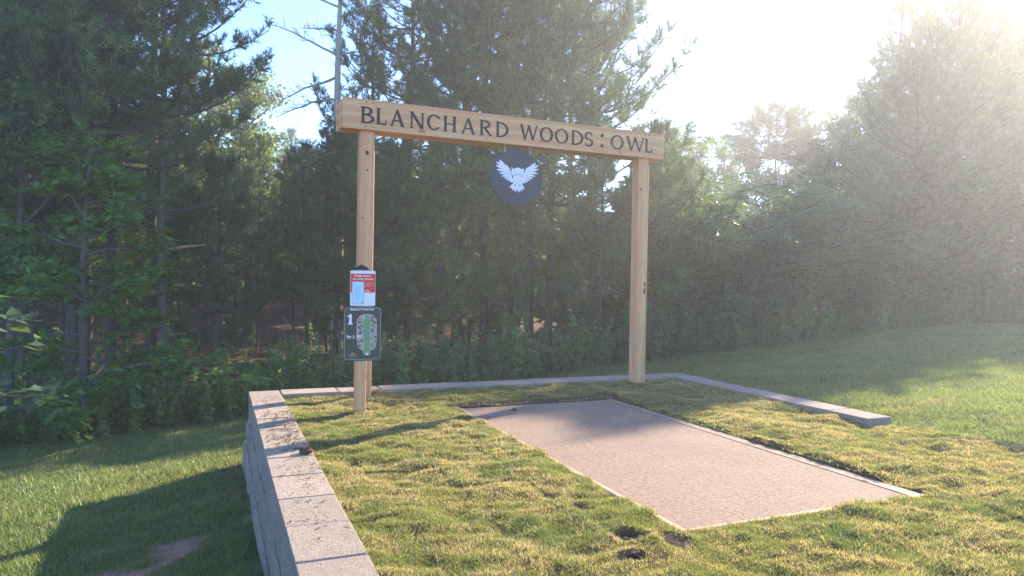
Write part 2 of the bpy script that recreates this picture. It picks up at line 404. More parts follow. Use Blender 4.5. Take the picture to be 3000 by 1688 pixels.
rng = np.random.default_rng(3)
n = 1750000
x = .57 + rng.random(n) * 5.6; y = .9 + rng.random(n) * 6.1
D = np.hypot(x, y); vis = (x * RT[0] + y * RT[1]) / (x * FW[0] + y * FW[1] + 1e-6)
keep = sod_inside(x, y) & (pad_dist(x, y) > .002) & (rng.random(n) < np.clip(3.0 / D, .35, 1)) & (np.abs(vis) < 1.25) & (rng.random(n) > soil_mask(x, y) * 1.05)
d, h, h2, fx, fy = pieces(x, y)
keep &= rng.random(n) > np.exp(-np.maximum(d, 0) / .010) * .45 * h2
x, y, d, h, h2 = (q[keep] for q in (x, y, d, h, h2)); n = len(x); D = np.hypot(x, y)
P = np.stack([x, y, sod_z(x, y) - .004], 1)
patch = fbm(x, y, .45, 21); fine = fbm(x, y, .09, 22, 2)
hg = (.008 + .015 * rng.random(n)) * (.75 + .5 * patch) * (.85 + .3 * h)
wd = .0025 + .0010 * D * .35 + .001 * rng.random(n)
green = np.array([.215, .225, .08]); lush = np.array([.125, .17, .07]); straw = np.array([.48, .385, .235]); brown = np.array([.19, .13, .075])
k1 = np.clip((patch - .5) * 2 + .3 + (h - .5) * .5 + (fine - .5), 0, 1)[:, None]
c = green * (1 - k1) + lush * k1
ks = np.clip((fbm(x, y, .35, 25) - .5) * 1.5 + (fine - .5) * 1.6 + .38 + (h2 - .5) * .4 + .22 * np.clip((x - 3.6) / 1.5, 0, 1) + .15 * np.clip((1.9 - np.abs(pad_dist(x, y) - 0)) * 0, 0, 1), 0, .85)
ks = np.maximum(ks, np.exp(-np.maximum(d, 0) / .02) * .8 * h2)
ks = np.maximum(ks, np.exp(-np.maximum(pad_dist(x, y), 0) / .03) * .75)
pick = rng.random(n) < ks; sb = np.where((rng.random(n) < .68)[:, None], straw, brown)
c = np.where(pick[:, None], sb, c) * (.75 + .5 * rng.random(n)[:, None])
V, Fc, C = blades(P, hg, wd, .3 + .9 * rng.random(n), c, 4)
kind(obj('sod_grass', mesh_np('sod_grass', V, Fc, C), M_SOD), 'stuff')

n = 3300000
u1 = rng.random(n); D = 2.2 + 24 * u1 ** 1.35; az = np.radians(-34 + 112 * rng.random(n))
x = D * np.sin(az); y = D * np.cos(az)
e = y - edge_y(x)
ins = (x > WX0 - .10) & (y < WY + .06) & ((x < SODX + .02) | ((y > WR_END) & (x < WX1 + .05)))
sodside = (y <= WR_END) & sod_inside(x, y)
keep = (~ins) & (~sodside) & (e < .9) & (rng.random(n) < .32) & (rng.random(n) > dirt_mask(x, y) * .97)
x, y, D, e = (q[keep] for q in (x, y, D, e)); n = len(x)
pt = fbm(x, y, .9, 31); f2 = fbm(x, y, .2, 32, 2)
P = np.stack([x, y, terr(x, y) - .005], 1)
hg = (.022 + .03 * rng.random(n)) * (.8 + .5 * pt) + .03 * np.clip((f2 - .62) * 6, 0, 1); wd = .0035 + .00085 * D
g1 = np.array([.15, .195, .078]); g2 = np.array([.19, .235, .095]); g3 = np.array([.27, .23, .12])
k = np.clip((pt - .4) * 2.5 + (f2 - .5), 0, 1)[:, None]; c = g1 * (1 - k) + g2 * k
c = np.where((rng.random(n) < .08 + .25 * np.clip((fbm(x, y, 1.1, 41) - .55) * 5, 0, 1))[:, None], g3, c) * (.75 + .5 * rng.random(n)[:, None])
V, Fc, C = blades(P, hg, wd, .3 + .8 * rng.random(n), c, 6)
kind(obj('lawn_grass', mesh_np('lawn_grass', V, Fc, C), M_GRASS), 'stuff')

# ------------------------------------------------------------------ concrete tee pad
x0, x1, y0, y1 = PAD
pad = thing('tee_pad', 'rectangular brushed concrete tee pad with pale board edging set in sod', 'tee pad', ((x0 + x1) / 2, (y0 + y1) / 2, 0))
O = np.array(pad.location)
mg = .085
obj('slab', MB(O).box((x0 + .045, y0 + .045, -.12), (x1, y1, 0)).mesh('slab'), M_SLAB, pad)
m = MB(O); m.box((x1 - mg, y0 + .05, 0), (x1 + .006, y1, .004)); obj('trowelled_margin', m.mesh('trowelled_margin'), M_MARGIN, pad)
obj('edging_board', MB(O).box((x0, y0, -.11), (x0 + .038, y1, .014), .004).mesh('edging_board'), M_EDGE, pad)
obj('edging_board', MB(O).box((x0 + .04, y0, -.11), (x1, y0 + .038, .013), .004).mesh('edging_board'), M_EDGE, pad)

# ------------------------------------------------------------------ block wall
wall = thing('retaining_wall', 'low grey split-face concrete block wall with smooth caps around the tee', 'wall', (WX0, WY, -.8))
WO = np.array(wall.location)
rw = np.random.default_rng(11)
def rough_block(L, H, T, seed):
    """split-face block: x along the wall, outer face at y = 0, body to y = T, z 0..H"""
    r = np.random.default_rng(seed); nx, nz = 5, 4
    V = []; Fq = []
    for j in range(nz):
        for i in range(nx):
            u = i / (nx - 1); v = j / (nz - 1); rimv = i in (0, nx - 1) or j in (0, nz - 1)
            yy = (.020 + .006 * r.random()) if rimv else (-.004 + .012 * r.random())
            V.append((.005 + u * (L - .010) + (0 if rimv else ((.42 if i == 1 else (-.42 if i == nx - 2 else 0)) * -L / (nx - 1) * 1.6 + (r.random() - .5) * .02)), yy, .002 + v * (H - .004) + (0 if rimv else ((.45 if j == 1 else -.45) * -H / (nz - 1) * 1.3 + (r.random() - .5) * .012))))
    for j in range(nz - 1):
        for i in range(nx - 1): a = j * nx + i; Fq.append((a, a + 1, a + nx + 1, a + nx))
    b = len(V); V += [(.003, T, .002), (L - .003, T, .002), (L - .003, T, H - .002), (.003, T, H - .002)]
    bl, br, tl, tr_ = 0, nx - 1, (nz - 1) * nx, nz * nx - 1
    Fq += [(b + 1, b, b + 3, b + 2), tuple(range(nx - 1, -1, -1)) + (b, b + 1), tuple(range(tl, tr_ + 1)) + (b + 2, b + 3),
           tuple(j * nx for j in range(nz)) + (b + 3, b), tuple(j * nx + nx - 1 for j in range(nz - 1, -1, -1)) + (b + 1, b + 2)]
    me = bpy.data.meshes.new('block'); me.from_pydata(V, [], Fq); me.validate(); me.materials.append(M_STONE); return me
BL, BH = .427, .2
BLK = [rough_block(BL, BH, .26, 100 + k) for k in range(6)]
def put_block(x, y, z, rz, lift=0):
    o = obj('block', BLK[rw.integers(6)], None, wall); j_ = (rw.random() - .5) * .007; o.location = Vector((x + j_ * math.cos(rz + math.pi / 2), y + j_ * math.sin(rz + math.pi / 2), z)) - Vector(WO); o.rotation_euler = (0, 0, rz); return o
NCOURSE = 4
for c in range(NCOURSE):
    z = CAPZ - .09 - BH * (c + 1); out = .02 * c - .004
    off = (c % 2) * BL / 2
    k = 0
    yy = WY + out - .012                       # left wall: outer face looks to -x; block local x runs along -y
    y_ = yy - off
    if off: y_ = yy + 0
    while y_ > -1.6:
        L0 = BL
        put_block(WX0 - out, y_, z, -math.pi / 2)   # local +x -> -y, local +y -> +x
        y_ -= BL if k or not off else BL
        k += 1
    xx = WX0 - out + .27                       # far wall: outer face looks to +y, hidden side
    while xx < WX1 - .05:
        if terr(xx, WY + .1) < z + BH: put_block(min(xx + BL, WX1 + out), WY + out, z, math.pi)
        xx += BL
    yy = WY + out - .28                        # right wall: outer face to +x
    while yy > WR_END + .3:
        if terr(WX1 + .1, yy - BL / 2) < z + BH: put_block(WX1 + out, yy - BL, z, math.pi / 2)
        yy -= BL
def cap(a, b):
    (ax, ay), (bx, by) = a, b
    j = rw.random(3) * .006 - .003; g = .0035
    mb = MB(WO).box((ax + g, ay + g, CAPZ - .09), (bx - g, by - g, CAPZ + j[0]), .006)
    o = obj('cap_stone', mb.mesh('cap_stone'), M_STONE, wall); return o
yj = [3.24 + BL * k for k in range(-11, 9)]      # joints of the left caps
yj = [q for q in yj if q < WY - CAPW - .1] + [WY]
for a, b in zip(yj[:-1], yj[1:]): cap((WX0, a), (WX0 + CAPW, b))
xj = [WX0 + CAPW] + [.70 + BL * k for k in range(1, 11)] + [WX1]
for a, b in zip(xj[:-1], xj[1:]): cap((a, WY - CAPW), (b, WY))
yj = [WR_END + BL * k for k in range(0, 7)]; yj = [q for q in yj if q < WY - CAPW - .1] + [WY - CAPW]
for a, b in zip(yj[:-1], yj[1:]): cap((WX1 - CAPW, a), (WX1, b))
# footing behind the caps so no daylight shows between courses
core = MB(WO)
core.box((WX0 + .03, -1.7, -.74), (WX0 + CAPW - .03, WY - .03, CAPZ - .094)); core.box((WX0 + CAPW - .03, WY - CAPW + .03, -.74), (WX1 - .03, WY - .035, CAPZ - .095))
core.box((WX1 - CAPW + .03, WR_END + .03, -.5), (WX1 - .035, WY - CAPW + .03, CAPZ - .096)); obj('core_fill', core.mesh('core_fill'), M_STONE, wall)
for k in range(1):
    cb = MB(WO).box((WX1 - CAPW + .004, WR_END + .012, CAPZ - .29), (WX1 - .006, WR_END + BL, CAPZ - .0935), .006)
    obj('block', cb.mesh('end_block'), M_STONE, wall)

# ------------------------------------------------------------------ timber sign frame
PX0, PX1, PY, PW = 1.259, 4.442, 6.788, .14
BX0, BX1, BY, BZ0, BZ1 = 1.079, 4.751, 6.748, 2.633, 2.927
fr = thing('timber_archway', 'tall timber goalpost archway whose lintel board carries carved black lettering', 'archway', ((BX0 + BX1) / 2, PY + PW / 2, .03))
FO = np.array(fr.location)
def box_part(name, a, b, mat, parent, ch=.004):
    O = np.array(parent.location); c = (np.array(a) + np.array(b)) / 2 ; c[2] = a[2]
    o = obj(name, MB(c).box(a, b, ch).mesh(name), mat, parent); o.location = Vector(c - O); return o
for k, px in enumerate((PX0, PX1)):
    q = box_part('post', (px, PY, -.35), (px + PW, PY + PW, BZ0 + .25), M_POST, fr, .006)
front = box_part('sign_board', (BX0, BY, BZ0), (BX1, BY + .038, BZ1), M_BOARD, fr, .003)
box_part('back_board', (BX0 - .03, PY + PW + .002, BZ0 - .006), (BX1 - .02, PY + PW + .04, BZ1 - .012), M_BOARD, fr, .003)
for a, b in ((BX0 - .01, PX0 - .002), (PX0 + PW + .002, PX1 - .002), (PX1 + PW + .002, BX1 - .03)):
    box_part('filler_beam', (a, BY + .040, BZ0 + .004), (b, PY + PW, BZ1 - .014), M_BOARD, fr, .003)
FL = front.location
# screws of the sign board
for sx in (1.30, 1.37, 4.49, 4.55):
    for sz in (BZ0 + .03, BZ1 - .03):
        pts = [(sx + .007 * math.cos(t), sz + .007 * math.sin(t)) for t in np.linspace(0, 2 * math.pi, 9)[:-1]]
        o = obj('screw', MB((sx, BY, sz)).prism(pts, BY - .002, BY + .004).mesh('screw'), M_TREEB, front); o.location = Vector((sx, BY, sz)) - Vector(FO) - FL
# dark knots and weather checks that show on the posts
def blot(parent, cx, cz, yf, rx, rz, mat, seed, nm='knot'):
    r = np.random.default_rng(seed); pts = []
    for t in np.linspace(0, 2 * math.pi, 13)[:-1]: q = .75 + .5 * r.random(); pts.append((cx + rx * q * math.cos(t), cz + rz * q * math.sin(t)))
    o = obj(nm, MB((cx, yf, cz)).prism(pts, yf - .0015, yf + .002).mesh(nm), mat, parent); return o
M_KNOT = flat('dark_knot', (.12, .06, .03), .8)
for cx, cz, rx, rz in ((1.285, 1.78, .007, .012), (1.325, 2.42, .016, .022), (1.33, 2.25, .008, .012), (4.55, 1.18, .012, .03), (4.545, 1.10, .014, .035), (4.47, 2.28, .009, .014), (4.55, .55, .006, .008)):
    o = blot(fr, cx, cz, PY, rx, rz, M_KNOT, int(cx * 1000 + cz * 100)); o.location = Vector((cx, PY, cz)) - Vector(FO)
for cx, cz, rx, rz in ((1.86, 2.672, .035, .016), (3.2, 2.70, .04, .010), (4.16, 2.668, .012, .02), (2.55, 2.665, .012, .006)):
    o = blot(front, cx, cz, BY, rx, rz, flat('reddish_knot', (.38, .17, .09), .8), int(cx * 1000)); o.location = Vector((cx, BY, cz)) - Vector(FO) - FL

# carved letters
def L_(x0, z0, x1, z1, w, w2=None):
    w2 = w if w2 is None else w2; dx, dz = x1 - x0, z1 - z0; l = math.hypot(dx, dz); nx, nz = -dz / l, dx / l
    return [(x0 + nx * w / 2, z0 + nz * w / 2), (x0 - nx * w / 2, z0 - nz * w / 2), (x1 - nx * w2 / 2, z1 - nz * w2 / 2), (x1 + nx * w2 / 2, z1 + nz * w2 / 2)]
def arc(cx, cz, rx, rz, a0, a1, w, n=18):
    out = []; ts = np.linspace(math.radians(a0), math.radians(a1), n)
    for t, u_ in zip(ts[:-1], ts[1:]):
        f = lambda t, s_: (cx + (rx + s_ * w(t)) * math.cos(t), cz + (rz + s_ * w(t) * .8) * math.sin(t))
        out.append([f(t, .5), f(u_, .5), f(u_, -.5), f(t, -.5)])
    return out
SW = .028                                         # stem width in metres; the glyph box is w x h metres
def stem(x, h, z0=0.0): return [L_(x, z0, x, h, SW), [(x - .026, z0), (x + .026, z0), (x + SW / 2, z0 + .013), (x - SW / 2, z0 + .013)], [(x - SW / 2, h - .013), (x + SW / 2, h - .013), (x + .026, h), (x - .026, h)]]
def foot(x, z, w=.024, up=1): return [[(x - w, z), (x + w, z), (x + .008, z + .011 * up), (x - .008, z + .011 * up)]]
thick = lambda t: .016 + .013 * abs(math.cos(t))
def glyph(ch, w, h):
    P = []
    if ch == 'B':
        P += stem(.028, h); P += arc(.05, h * .745, w * .42, h * .215, -90, 90, thick); P += arc(.05, h * .275, w * .56, h * .24, -90, 90, thick)
        P += [L_(.028, h - .009, .052, h - .009, .016), L_(.028, h * .52, .052, h * .52, .015), L_(.028, .010, .052, .010, .016)]
    elif ch == 'L':
        P += stem(.024, h); P += [L_(.024, .009, w, .009, .017), [(w - .016, .002), (w, .002), (w + .002, .05), (w - .006, .05)]]
    elif ch == 'A':
        P += [L_(.022, 0, w * .5, h, .019, .016), L_(w - .026, 0, w * .48, h, .031, .026), L_(w * .26, h * .34, w * .74, h * .34, .016)]; P += foot(.022, 0) + foot(w - .026, 0, .028)
    elif ch == 'N':
        P += [L_(.026, 0, .026, h, .018), L_(w - .022, 0, w - .022, h, .018), L_(.022, h, w - .022, 0, .03)]; P += foot(.026, 0) + foot(w - .022, h, .024, -1) + foot(.016, h, .02, -1)
    elif ch == 'C':
        P += arc(w * .52, h / 2, w * .46, h * .45, 48, 312, thick); P += [[(w * .80, h * .78), (w * .95, h * .70), (w * .95, h * .94), (w * .86, h * .86)], [(w * .78, h * .16), (w * .88, h * .12), (w * .98, h * .2), (w * .93, h * .24)]]
    elif ch == 'H':
        P += stem(.026, h) + stem(w - .026, h); P += [L_(.026, h * .5, w - .026, h * .5, .014)]
    elif ch == 'R':
        P += stem(.028, h); P += arc(.05, h * .735, w * .44, h * .22, -90, 90, thick); P += [L_(.028, h - .009, .052, h - .009, .016), L_(.028, h * .5, .06, h * .5, .014), L_(w * .45, h * .5, w * .93, .002, .025, .022)]; P += foot(w * .93, 0, .022)
    elif ch == 'D':
        P += stem(.026, h); P += arc(.04, h / 2, w * .68, h * .455, -90, 90, thick); P += [L_(.026, h - .009, .042, h - .009, .016), L_(.026, .009, .042, .009, .016)]
    elif ch == 'W':
        P += [L_(.02, h, w * .31, 0, .03, .024), L_(w * .29, 0, w * .5, h * .97, .016), L_(w * .47, h * .97, w * .73, 0, .03, .024), L_(w * .71, 0, w - .018, h, .016)]; P += foot(.022, h, .026, -1) + foot(w - .02, h, .022, -1) + foot(w * .485, h, .02, -1)
    elif ch == 'O': P += arc(w / 2, h / 2, w * .43, h * .455, 0, 360, thick, 30)
    elif ch == 'S':
        P += arc(w * .48, h * .72, w * .33, h * .235, 40, 262, lambda t: .023, 14); P += arc(w * .5, h * .27, w * .36, h * .225, -140, 88, lambda t: .024, 14)
        P += [[(w * .70, h * .80), (w * .84, h * .74), (w * .84, h * .96), (w * .76, h * .90)], [(w * .12, h * .05), (w * .2, h * .12), (w * .27, h * .2), (w * .12, h * .26)]]
    elif ch == ':':
        for zc in (h * .14, h * .84): P.append([(w / 2 + .021 * math.cos(t), zc + .021 * math.sin(t)) for t in np.linspace(0, 2 * math.pi, 15)[:-1]])
    return P
LET = [('B', 1.244, 1.378), ('L', 1.397, 1.499), ('A', 1.528, 1.689), ('N', 1.727, 1.886), ('C', 1.915, 2.046), ('H', 2.077, 2.223), ('A', 2.265, 2.431),
       ('R', 2.466, 2.605), ('D', 2.647, 2.786), ('W', 2.92, 3.141), ('O', 3.161, 3.315), ('O', 3.341, 3.5), ('D', 3.535, 3.683), ('S', 3.7, 3.818),
       (':', 3.907, 3.946), ('O', 4.041, 4.205), ('W', 4.236, 4.49), ('L', 4.49, 4.589)]
for ch, a, b in LET:
    z0, h = 2.694, .161
    o_ = (a, BY, z0); mb = MB((0, 0, 0))
    if ch == ':':
        for poly in glyph(ch, b - a, h):
            o = obj('colon_dot', MB((0, 0, 0)).prism(poly, -.0012, .002).mesh('colon_dot'), M_BLACK, front); o.location = Vector(o_) - Vector(FO) - FL
        continue
    for q, poly in enumerate(glyph(ch, b - a, h)): mb.prism(poly, -.0012 - .00008 * q, .002)
    o = obj('letter', mb.mesh('letter'), M_BLACK, front); o.location = Vector(o_) - Vector(FO) - FL

# ------------------------------------------------------------------ hanging owl disc
DC = np.array([2.9253, 6.818, 2.3031]); DR = .303
disc = thing('hanging_round_sign', 'round charcoal sign with a white flying owl hung under the lintel', 'sign', (DC[0], DC[1], DC[2]))
pts = [(DR * math.cos(t), DR * math.sin(t)) for t in np.linspace(0, 2 * math.pi, 73)[:-1]]
obj('disc', MB().prism(pts, -.009, .009).mesh('disc'), M_DISC, disc)
OW = thing('owl_emblem', '', '', (0, 0, 0)); 
for k in ('label', 'category'): del OW[k]
OW.parent = disc
ZK = [0]
def petal(a, b, w, n=7):
    a = np.array(a, float); b = np.array(b, float); d = b - a; nrm = np.array([-d[1], d[0]]) / (np.linalg.norm(d) + 1e-9)
    ts = np.linspace(0, 1, n); prof = w * (.55 + .45 * np.sin(np.pi * np.clip(ts * .85, 0, 1))) * np.where(ts > .72, np.sqrt(np.clip((1 - ts) / .28, 0, 1)), 1)
    l = [tuple(a + d * t + nrm * q / 2) for t, q in zip(ts, prof)]; r_ = [tuple(a + d * t - nrm * q / 2) for t, q in zip(ts, prof)][::-1]
    return l + r_[1:]
def flatpart(name, poly, mat, parent, lift=0.0):
    ZK[0] += 1; mb = MB(); P_ = [(x / 1000, z / 1000) for x, z in poly]
    mb.prism(P_, -.0096 - .00006 * ZK[0] - lift, -.0085); return obj(name, mb.mesh(name), mat, parent)
LTIP = [(-209, 170), (-244, 146), (-248, 108), (-237, 64), (-206, 25), (-176, -8), (-147, -26), (-119, -44), (-92, -55), (-71, -63), (-56, -65)]
RTIP = [(220, 167), (252, 144), (257, 103), (247, 59), (217, 22), (187, -8), (156, -31), (131, -46), (107, -59), (83, -66)]
M_OWL = flat('owl_white', (.8, .8, .86), .5); M_OWLG = flat('owl_grey_line', (.34, .34, .39), .5)
def wing(tips, r0, r1, arm, side):
    n = len(tips)
    for i, tp in list(enumerate(tips))[::-1]:
        f = (i / (n - 1)) ** .9; rt = (r0[0] + (r1[0] - r0[0]) * f, r0[1] + (r1[1] - r0[1]) * f)
        f1 = flatpart('wing_feather', petal(rt, tp, 27 - 9 * f), M_OWL, OW)
        a = np.array(rt) * .75 + np.array(tp) * .25; b = np.array(rt) * .3 + np.array(tp) * .7; dn = np.array([0, -8])
        flatpart('feather_line', petal(a + dn, b + dn, 2.2, 4), M_OWLG, OW)
    flatpart('wing_arm', arm, M_OWL, OW)
    A = np.array(arm)
wing(LTIP, (-128, 95), (-52, -25), [(-140, 124), (-118, 116), (-88, 86), (-66, 48), (-56, 0), (-46, -60), (-68, -50), (-88, 0), (-112, 48), (-138, 92)], -1)
wing(RTIP, (140, 98), (68, -30), [(150, 124), (128, 116), (99, 88), (81, 44), (70, 0), (60, -60), (84, -52), (102, 0), (126, 48), (150, 92)], 1)
for sx, L in ((-1, [(-132, 108), (-124, 80), (-112, 56), (-104, 30), (-94, 4)]), (1, [(146, 108), (138, 80), (124, 56), (114, 30), (104, 4)])):
    for (xa, za) in L: flatpart('coverts_mark', petal((xa, za), (xa + sx * 5, za - 16), 6, 5), M_OWLG, OW)
    flatpart('arm_line', petal((-100 if sx < 0 else 112, 78), (-70 if sx < 0 else 84, 10), 5, 6), M_OWLG, OW)
for tp in [(-79, -124), (89, -127), (-51, -147), (59, -149), (-17, -163), (27, -164)]:
    flatpart('tail_feather', petal((8 + tp[0] * .25, -62), tp, 30), M_OWL, OW)
    flatpart('feather_line', petal((8 + tp[0] * .5, -100), (8 + tp[0] * .75, -125), 2, 4), M_OWLG, OW)
flatpart('body', [(-40, 5), (62, 5), (72, -31), (60, -76), (11, -98), (-34, -79), (-50, -39)], M_OWL, OW)
flatpart('head', [(-63, 100), (-56, 90), (-35, 84), (-10, 97), (7, 101), (26, 98), (53, 87), (70, 94), (80, 101), (77, 58), (73, 19), (48, -5), (9, -14), (-29, -8), (-55, 21), (-62, 53)], M_OWL, OW)
for a, b, w in [((-52, 78), (-2, 44), 4), ((70, 79), (18, 44), 4), ((-46, 40), (-40, 16), 5), ((64, 42), (58, 16), 5), ((-40, 14), (0, 12), 7), ((20, 12), (58, 14), 7),
                ((-30, 34), (-6, 26), 9), ((24, 26), (48, 34), 9), ((4, 40), (8, 8), 5), ((14, 40), (9, 8), 5), ((-30, 66), (-6, 58), 3), ((48, 67), (24, 58), 3)]:
    flatpart('face_line', petal(a, b, w, 6), M_OWLG, OW)
for k, (xa, za) in enumerate([(-24, -26), (-2, -22), (20, -22), (40, -26), (-18, -46), (8, -44), (32, -46), (-8, -64), (8, -68), (24, -64)]):
    flatpart('breast_mark', petal((xa, za), (xa, za - 13), 7, 5), M_OWLG, OW)
for xa in (-22, 35): flatpart('claw', [(xa - 12, -84), (xa + 12, -84), (xa + 14, -92), (xa + 4, -90), (xa, -97), (xa - 4, -90), (xa - 14, -92)], M_BLACK, OW)
for hx in (-.139, .158):                          # eye screws and snap links
    nb = NB(); t = np.linspace(0, 2 * math.pi, 15)
    zt = BZ0 - DC[2]
    V, Fc = tube(np.stack([hx + .012 * np.cos(t), 0 * t, zt - .018 + .016 * np.sin(t)], 1), np.full(15, .0035), 6); nb.add(V, Fc)
    V, Fc = tube([(hx, 0, zt + .012), (hx, 0, zt - .002)], [.004, .004], 6); nb.add(V, Fc)
    zb = math.sqrt(DR ** 2 - hx ** 2) - .02
    t2 = np.linspace(0, 2 * math.pi, 17); zc = (zt - .03 + zb) / 2; hh = (zt - .022 - zb) / 2
    V, Fc = tube(np.stack([hx + 0 * t2, .013 * np.cos(t2), zc + hh * np.sin(t2)], 1), np.full(17, .0042), 6); nb.add(V, Fc)
    obj('hook', nb.mesh('hook', True), M_STEEL, disc)

# ------------------------------------------------------------------ short post with the two signs
SPX0, SPX1, SPY = 1.090, 1.179, 5.940
sp = thing('sign_post', 'short timber post with dark pyramid cap in front of the tall post', 'post', ((SPX0 + SPX1) / 2, SPY + .045, .03))
box_part('post', (SPX0, SPY, -.3), (SPX1, SPY + .089, 1.268), M_POST, sp, .004)
cx, cy = (SPX0 + SPX1) / 2, SPY + .0445; w = .053
cp = MB(np.array(sp.location)); cp.box((cx - w, cy - w, 1.266), (cx + w, cy + w, 1.279))
cp.add([(cx - w, cy - w, 1.279), (cx + w, cy - w, 1.279), (cx + w, cy + w, 1.279), (cx - w, cy + w, 1.279), (cx, cy, 1.312)], [(0, 1, 4), (1, 2, 4), (2, 3, 4), (3, 0, 4)])
obj('post_cap', cp.mesh('post_cap'), M_BLACK, sp)

def rrect(xa, za, xb, zb, r, n=5):
    P_ = []
    for (cx_, cz_, a0) in ((xb - r, zb - r, 0), (xa + r, zb - r, 90), (xa + r, za + r, 180), (xb - r, za + r, 270)):
        for k in range(n + 1): t = math.radians(a0 + 90 * k / n); P_.append((cx_ + r * math.cos(t), cz_ + r * math.sin(t)))
    return P_
def sheet(name, poly, y, mat, parent, th=.0006):
    O_ = np.array(parent.matrix_world.translation if parent.parent else parent.location)
    return obj(name, MB(O_).prism(poly, y, y + th).mesh(name), mat, parent)
deps = None
def text_part(name, s_, x0_, x1_, z0_, z1_, y, mat, parent, bold=0.0):
    cu = bpy.data.curves.new('t', 'FONT'); cu.body = s_; cu.size = 1; cu.fill_mode = 'FRONT' if False else 'BOTH'; cu.extrude = 0.0; cu.offset = bold
    to = bpy.data.objects.new('t', cu); COL.objects.link(to); bpy.context.view_layer.update()
    me = bpy.data.meshes.new_from_object(to.evaluated_get(bpy.context.evaluated_depsgraph_get()))
    bpy.data.objects.remove(to); bpy.data.curves.remove(cu)
    n_ = len(me.vertices); co = np.zeros(n_ * 3, np.float32); me.vertices.foreach_get('co', co); co = co.reshape(-1, 3)
    lo, hi = co.min(0), co.max(0); O_ = np.array(parent.location)
    q = np.zeros_like(co); q[:, 0] = x0_ + (co[:, 0] - lo[0]) / (hi[0] - lo[0]) * (x1_ - x0_) - O_[0]
    q[:, 2] = z0_ + (co[:, 1] - lo[1]) / (hi[1] - lo[1]) * (z1_ - z0_) - O_[2]; q[:, 1] = y - O_[1]
    me.vertices.foreach_set('co', q.ravel()); me.update(); me.materials.clear(); me.name = name
    return obj(name, me, mat, parent)
YB = SPY - .004
ms = thing('course_map_sign', 'dark olive rounded sign with a hole map and white numeral on the short post', 'sign', (1.142, YB, .487))
sheet('board', rrect(.980, .487, 1.304, .949, .030), YB - .002, M_GREENBOARD, ms, .006)
y = YB - .0026
def ring(xa, za, xb, zb, r, w):
    a = rrect(xa, za, xb, zb, r); b = rrect(xa + w, za + w, xb - w, zb - w, r - w); n_ = len(a)
    return a, b, n_
a, b, n_ = ring(.988, .499, 1.296, .941, .027, .005)
O_ = np.array(ms.location)
mb = MB(O_); mb.add([(p[0], y, p[1]) for p in a] + [(p[0], y, p[1]) for p in b], [(i, (i + 1) % n_, (i + 1) % n_ + n_, i + n_) for i in range(n_)])
obj('border_line', mb.mesh('border_line'), M_KHAKI, ms)
text_part('heading_text', 'Blanchard Woods Park', 1.037, 1.238, .918, .938, y - .0008, M_WHITE, ms, .02)
one = [(1.018, .798), (1.056, .798), (1.056, .808), (1.048, .810), (1.048, .887), (1.036, .887), (1.012, .872), (1.012, .863), (1.026, .866), (1.026, .810), (1.018, .808)]
sheet('numeral', one, y - .0006, M_WHITE, ms)
text_part('par_text', 'Par 3', 1.007, 1.072, .684, .708, y - .0030, M_WHITE, ms, .03)
text_part('distance_text', "305'", 1.090, 1.134, .684, .708, y - .0032, M_WHITE, ms, .03)
sheet('underline', [(1.008, .6765), (1.092, .6765), (1.092, .6795), (1.008, .6795)], y - .0030, M_ORANGE, ms)
rg = np.random.default_rng(5)
mapout = [(1.147, .886), (1.115, .872), (1.095, .845), (1.090, .80), (1.089, .74), (1.091, .68), (1.096, .625), (1.112, .592), (1.145, .575), (1.150, .548), (1.165, .534), (1.20, .534), (1.212, .55), (1.212, .575), (1.240, .582), (1.255, .60), (1.262, .65), (1.264, .72), (1.264, .79), (1.260, .845), (1.240, .875), (1.20, .888)]
sheet('map_ground', mapout, y - .0006, M_PEACH, ms)
sheet('map_fairway', [(1.152, .87), (1.19, .872), (1.205, .82), (1.20, .72), (1.204, .62), (1.207, .548), (1.19, .536), (1.168, .536), (1.155, .55), (1.158, .62), (1.153, .70), (1.150, .79)], y - .0013, M_FAIR, ms)
for k in range(46):
    t = rg.random(); zc = .60 + .262 * t; side = k % 2
    xc = (1.100 + .045 * rg.random()) if side else (1.212 + .042 * rg.random()); r_ = .0055 + .0045 * rg.random()
    sheet('map_tree', [(xc + r_ * (.8 + .4 * rg.random()) * math.cos(q), zc + r_ * (.8 + .4 * rg.random()) * math.sin(q)) for q in np.linspace(0, 2 * math.pi, 9)[:-1]],
          y - .0016 - .00003 * k, (M_TREEP, M_TREEB, M_FAIR)[k % 3], ms)
sheet('map_stream', [(1.133, .731), (1.17, .729), (1.20, .732), (1.226, .73), (1.226, .741), (1.20, .744), (1.17, .741), (1.14, .743)], y - .0032, M_STREAM, ms)
sheet('map_basket', [(1.149, .845), (1.156, .845), (1.156, .866), (1.149, .866)], y - .0033, M_WHITE, ms)
sheet('map_tee', [(1.181 + .011 * math.cos(q), .546 + .011 * math.sin(q)) for q in np.linspace(0, 2 * math.pi, 13)[:-1]], y - .0033, M_WHITE, ms)
sheet('logo_peak', [(1.038, .542), (1.060, .566), (1.068, .553), (1.076, .552), (1.090, .542)], y - .0008, M_GOLD, ms)
for k in range(3): sheet('logo_line', [(1.02 + .006 * k, .536 - .007 * k), (1.10 - .006 * k, .536 - .007 * k), (1.10 - .006 * k, .539 - .007 * k), (1.02 + .006 * k, .539 - .007 * k)], y - .0008, M_GOLD, ms)

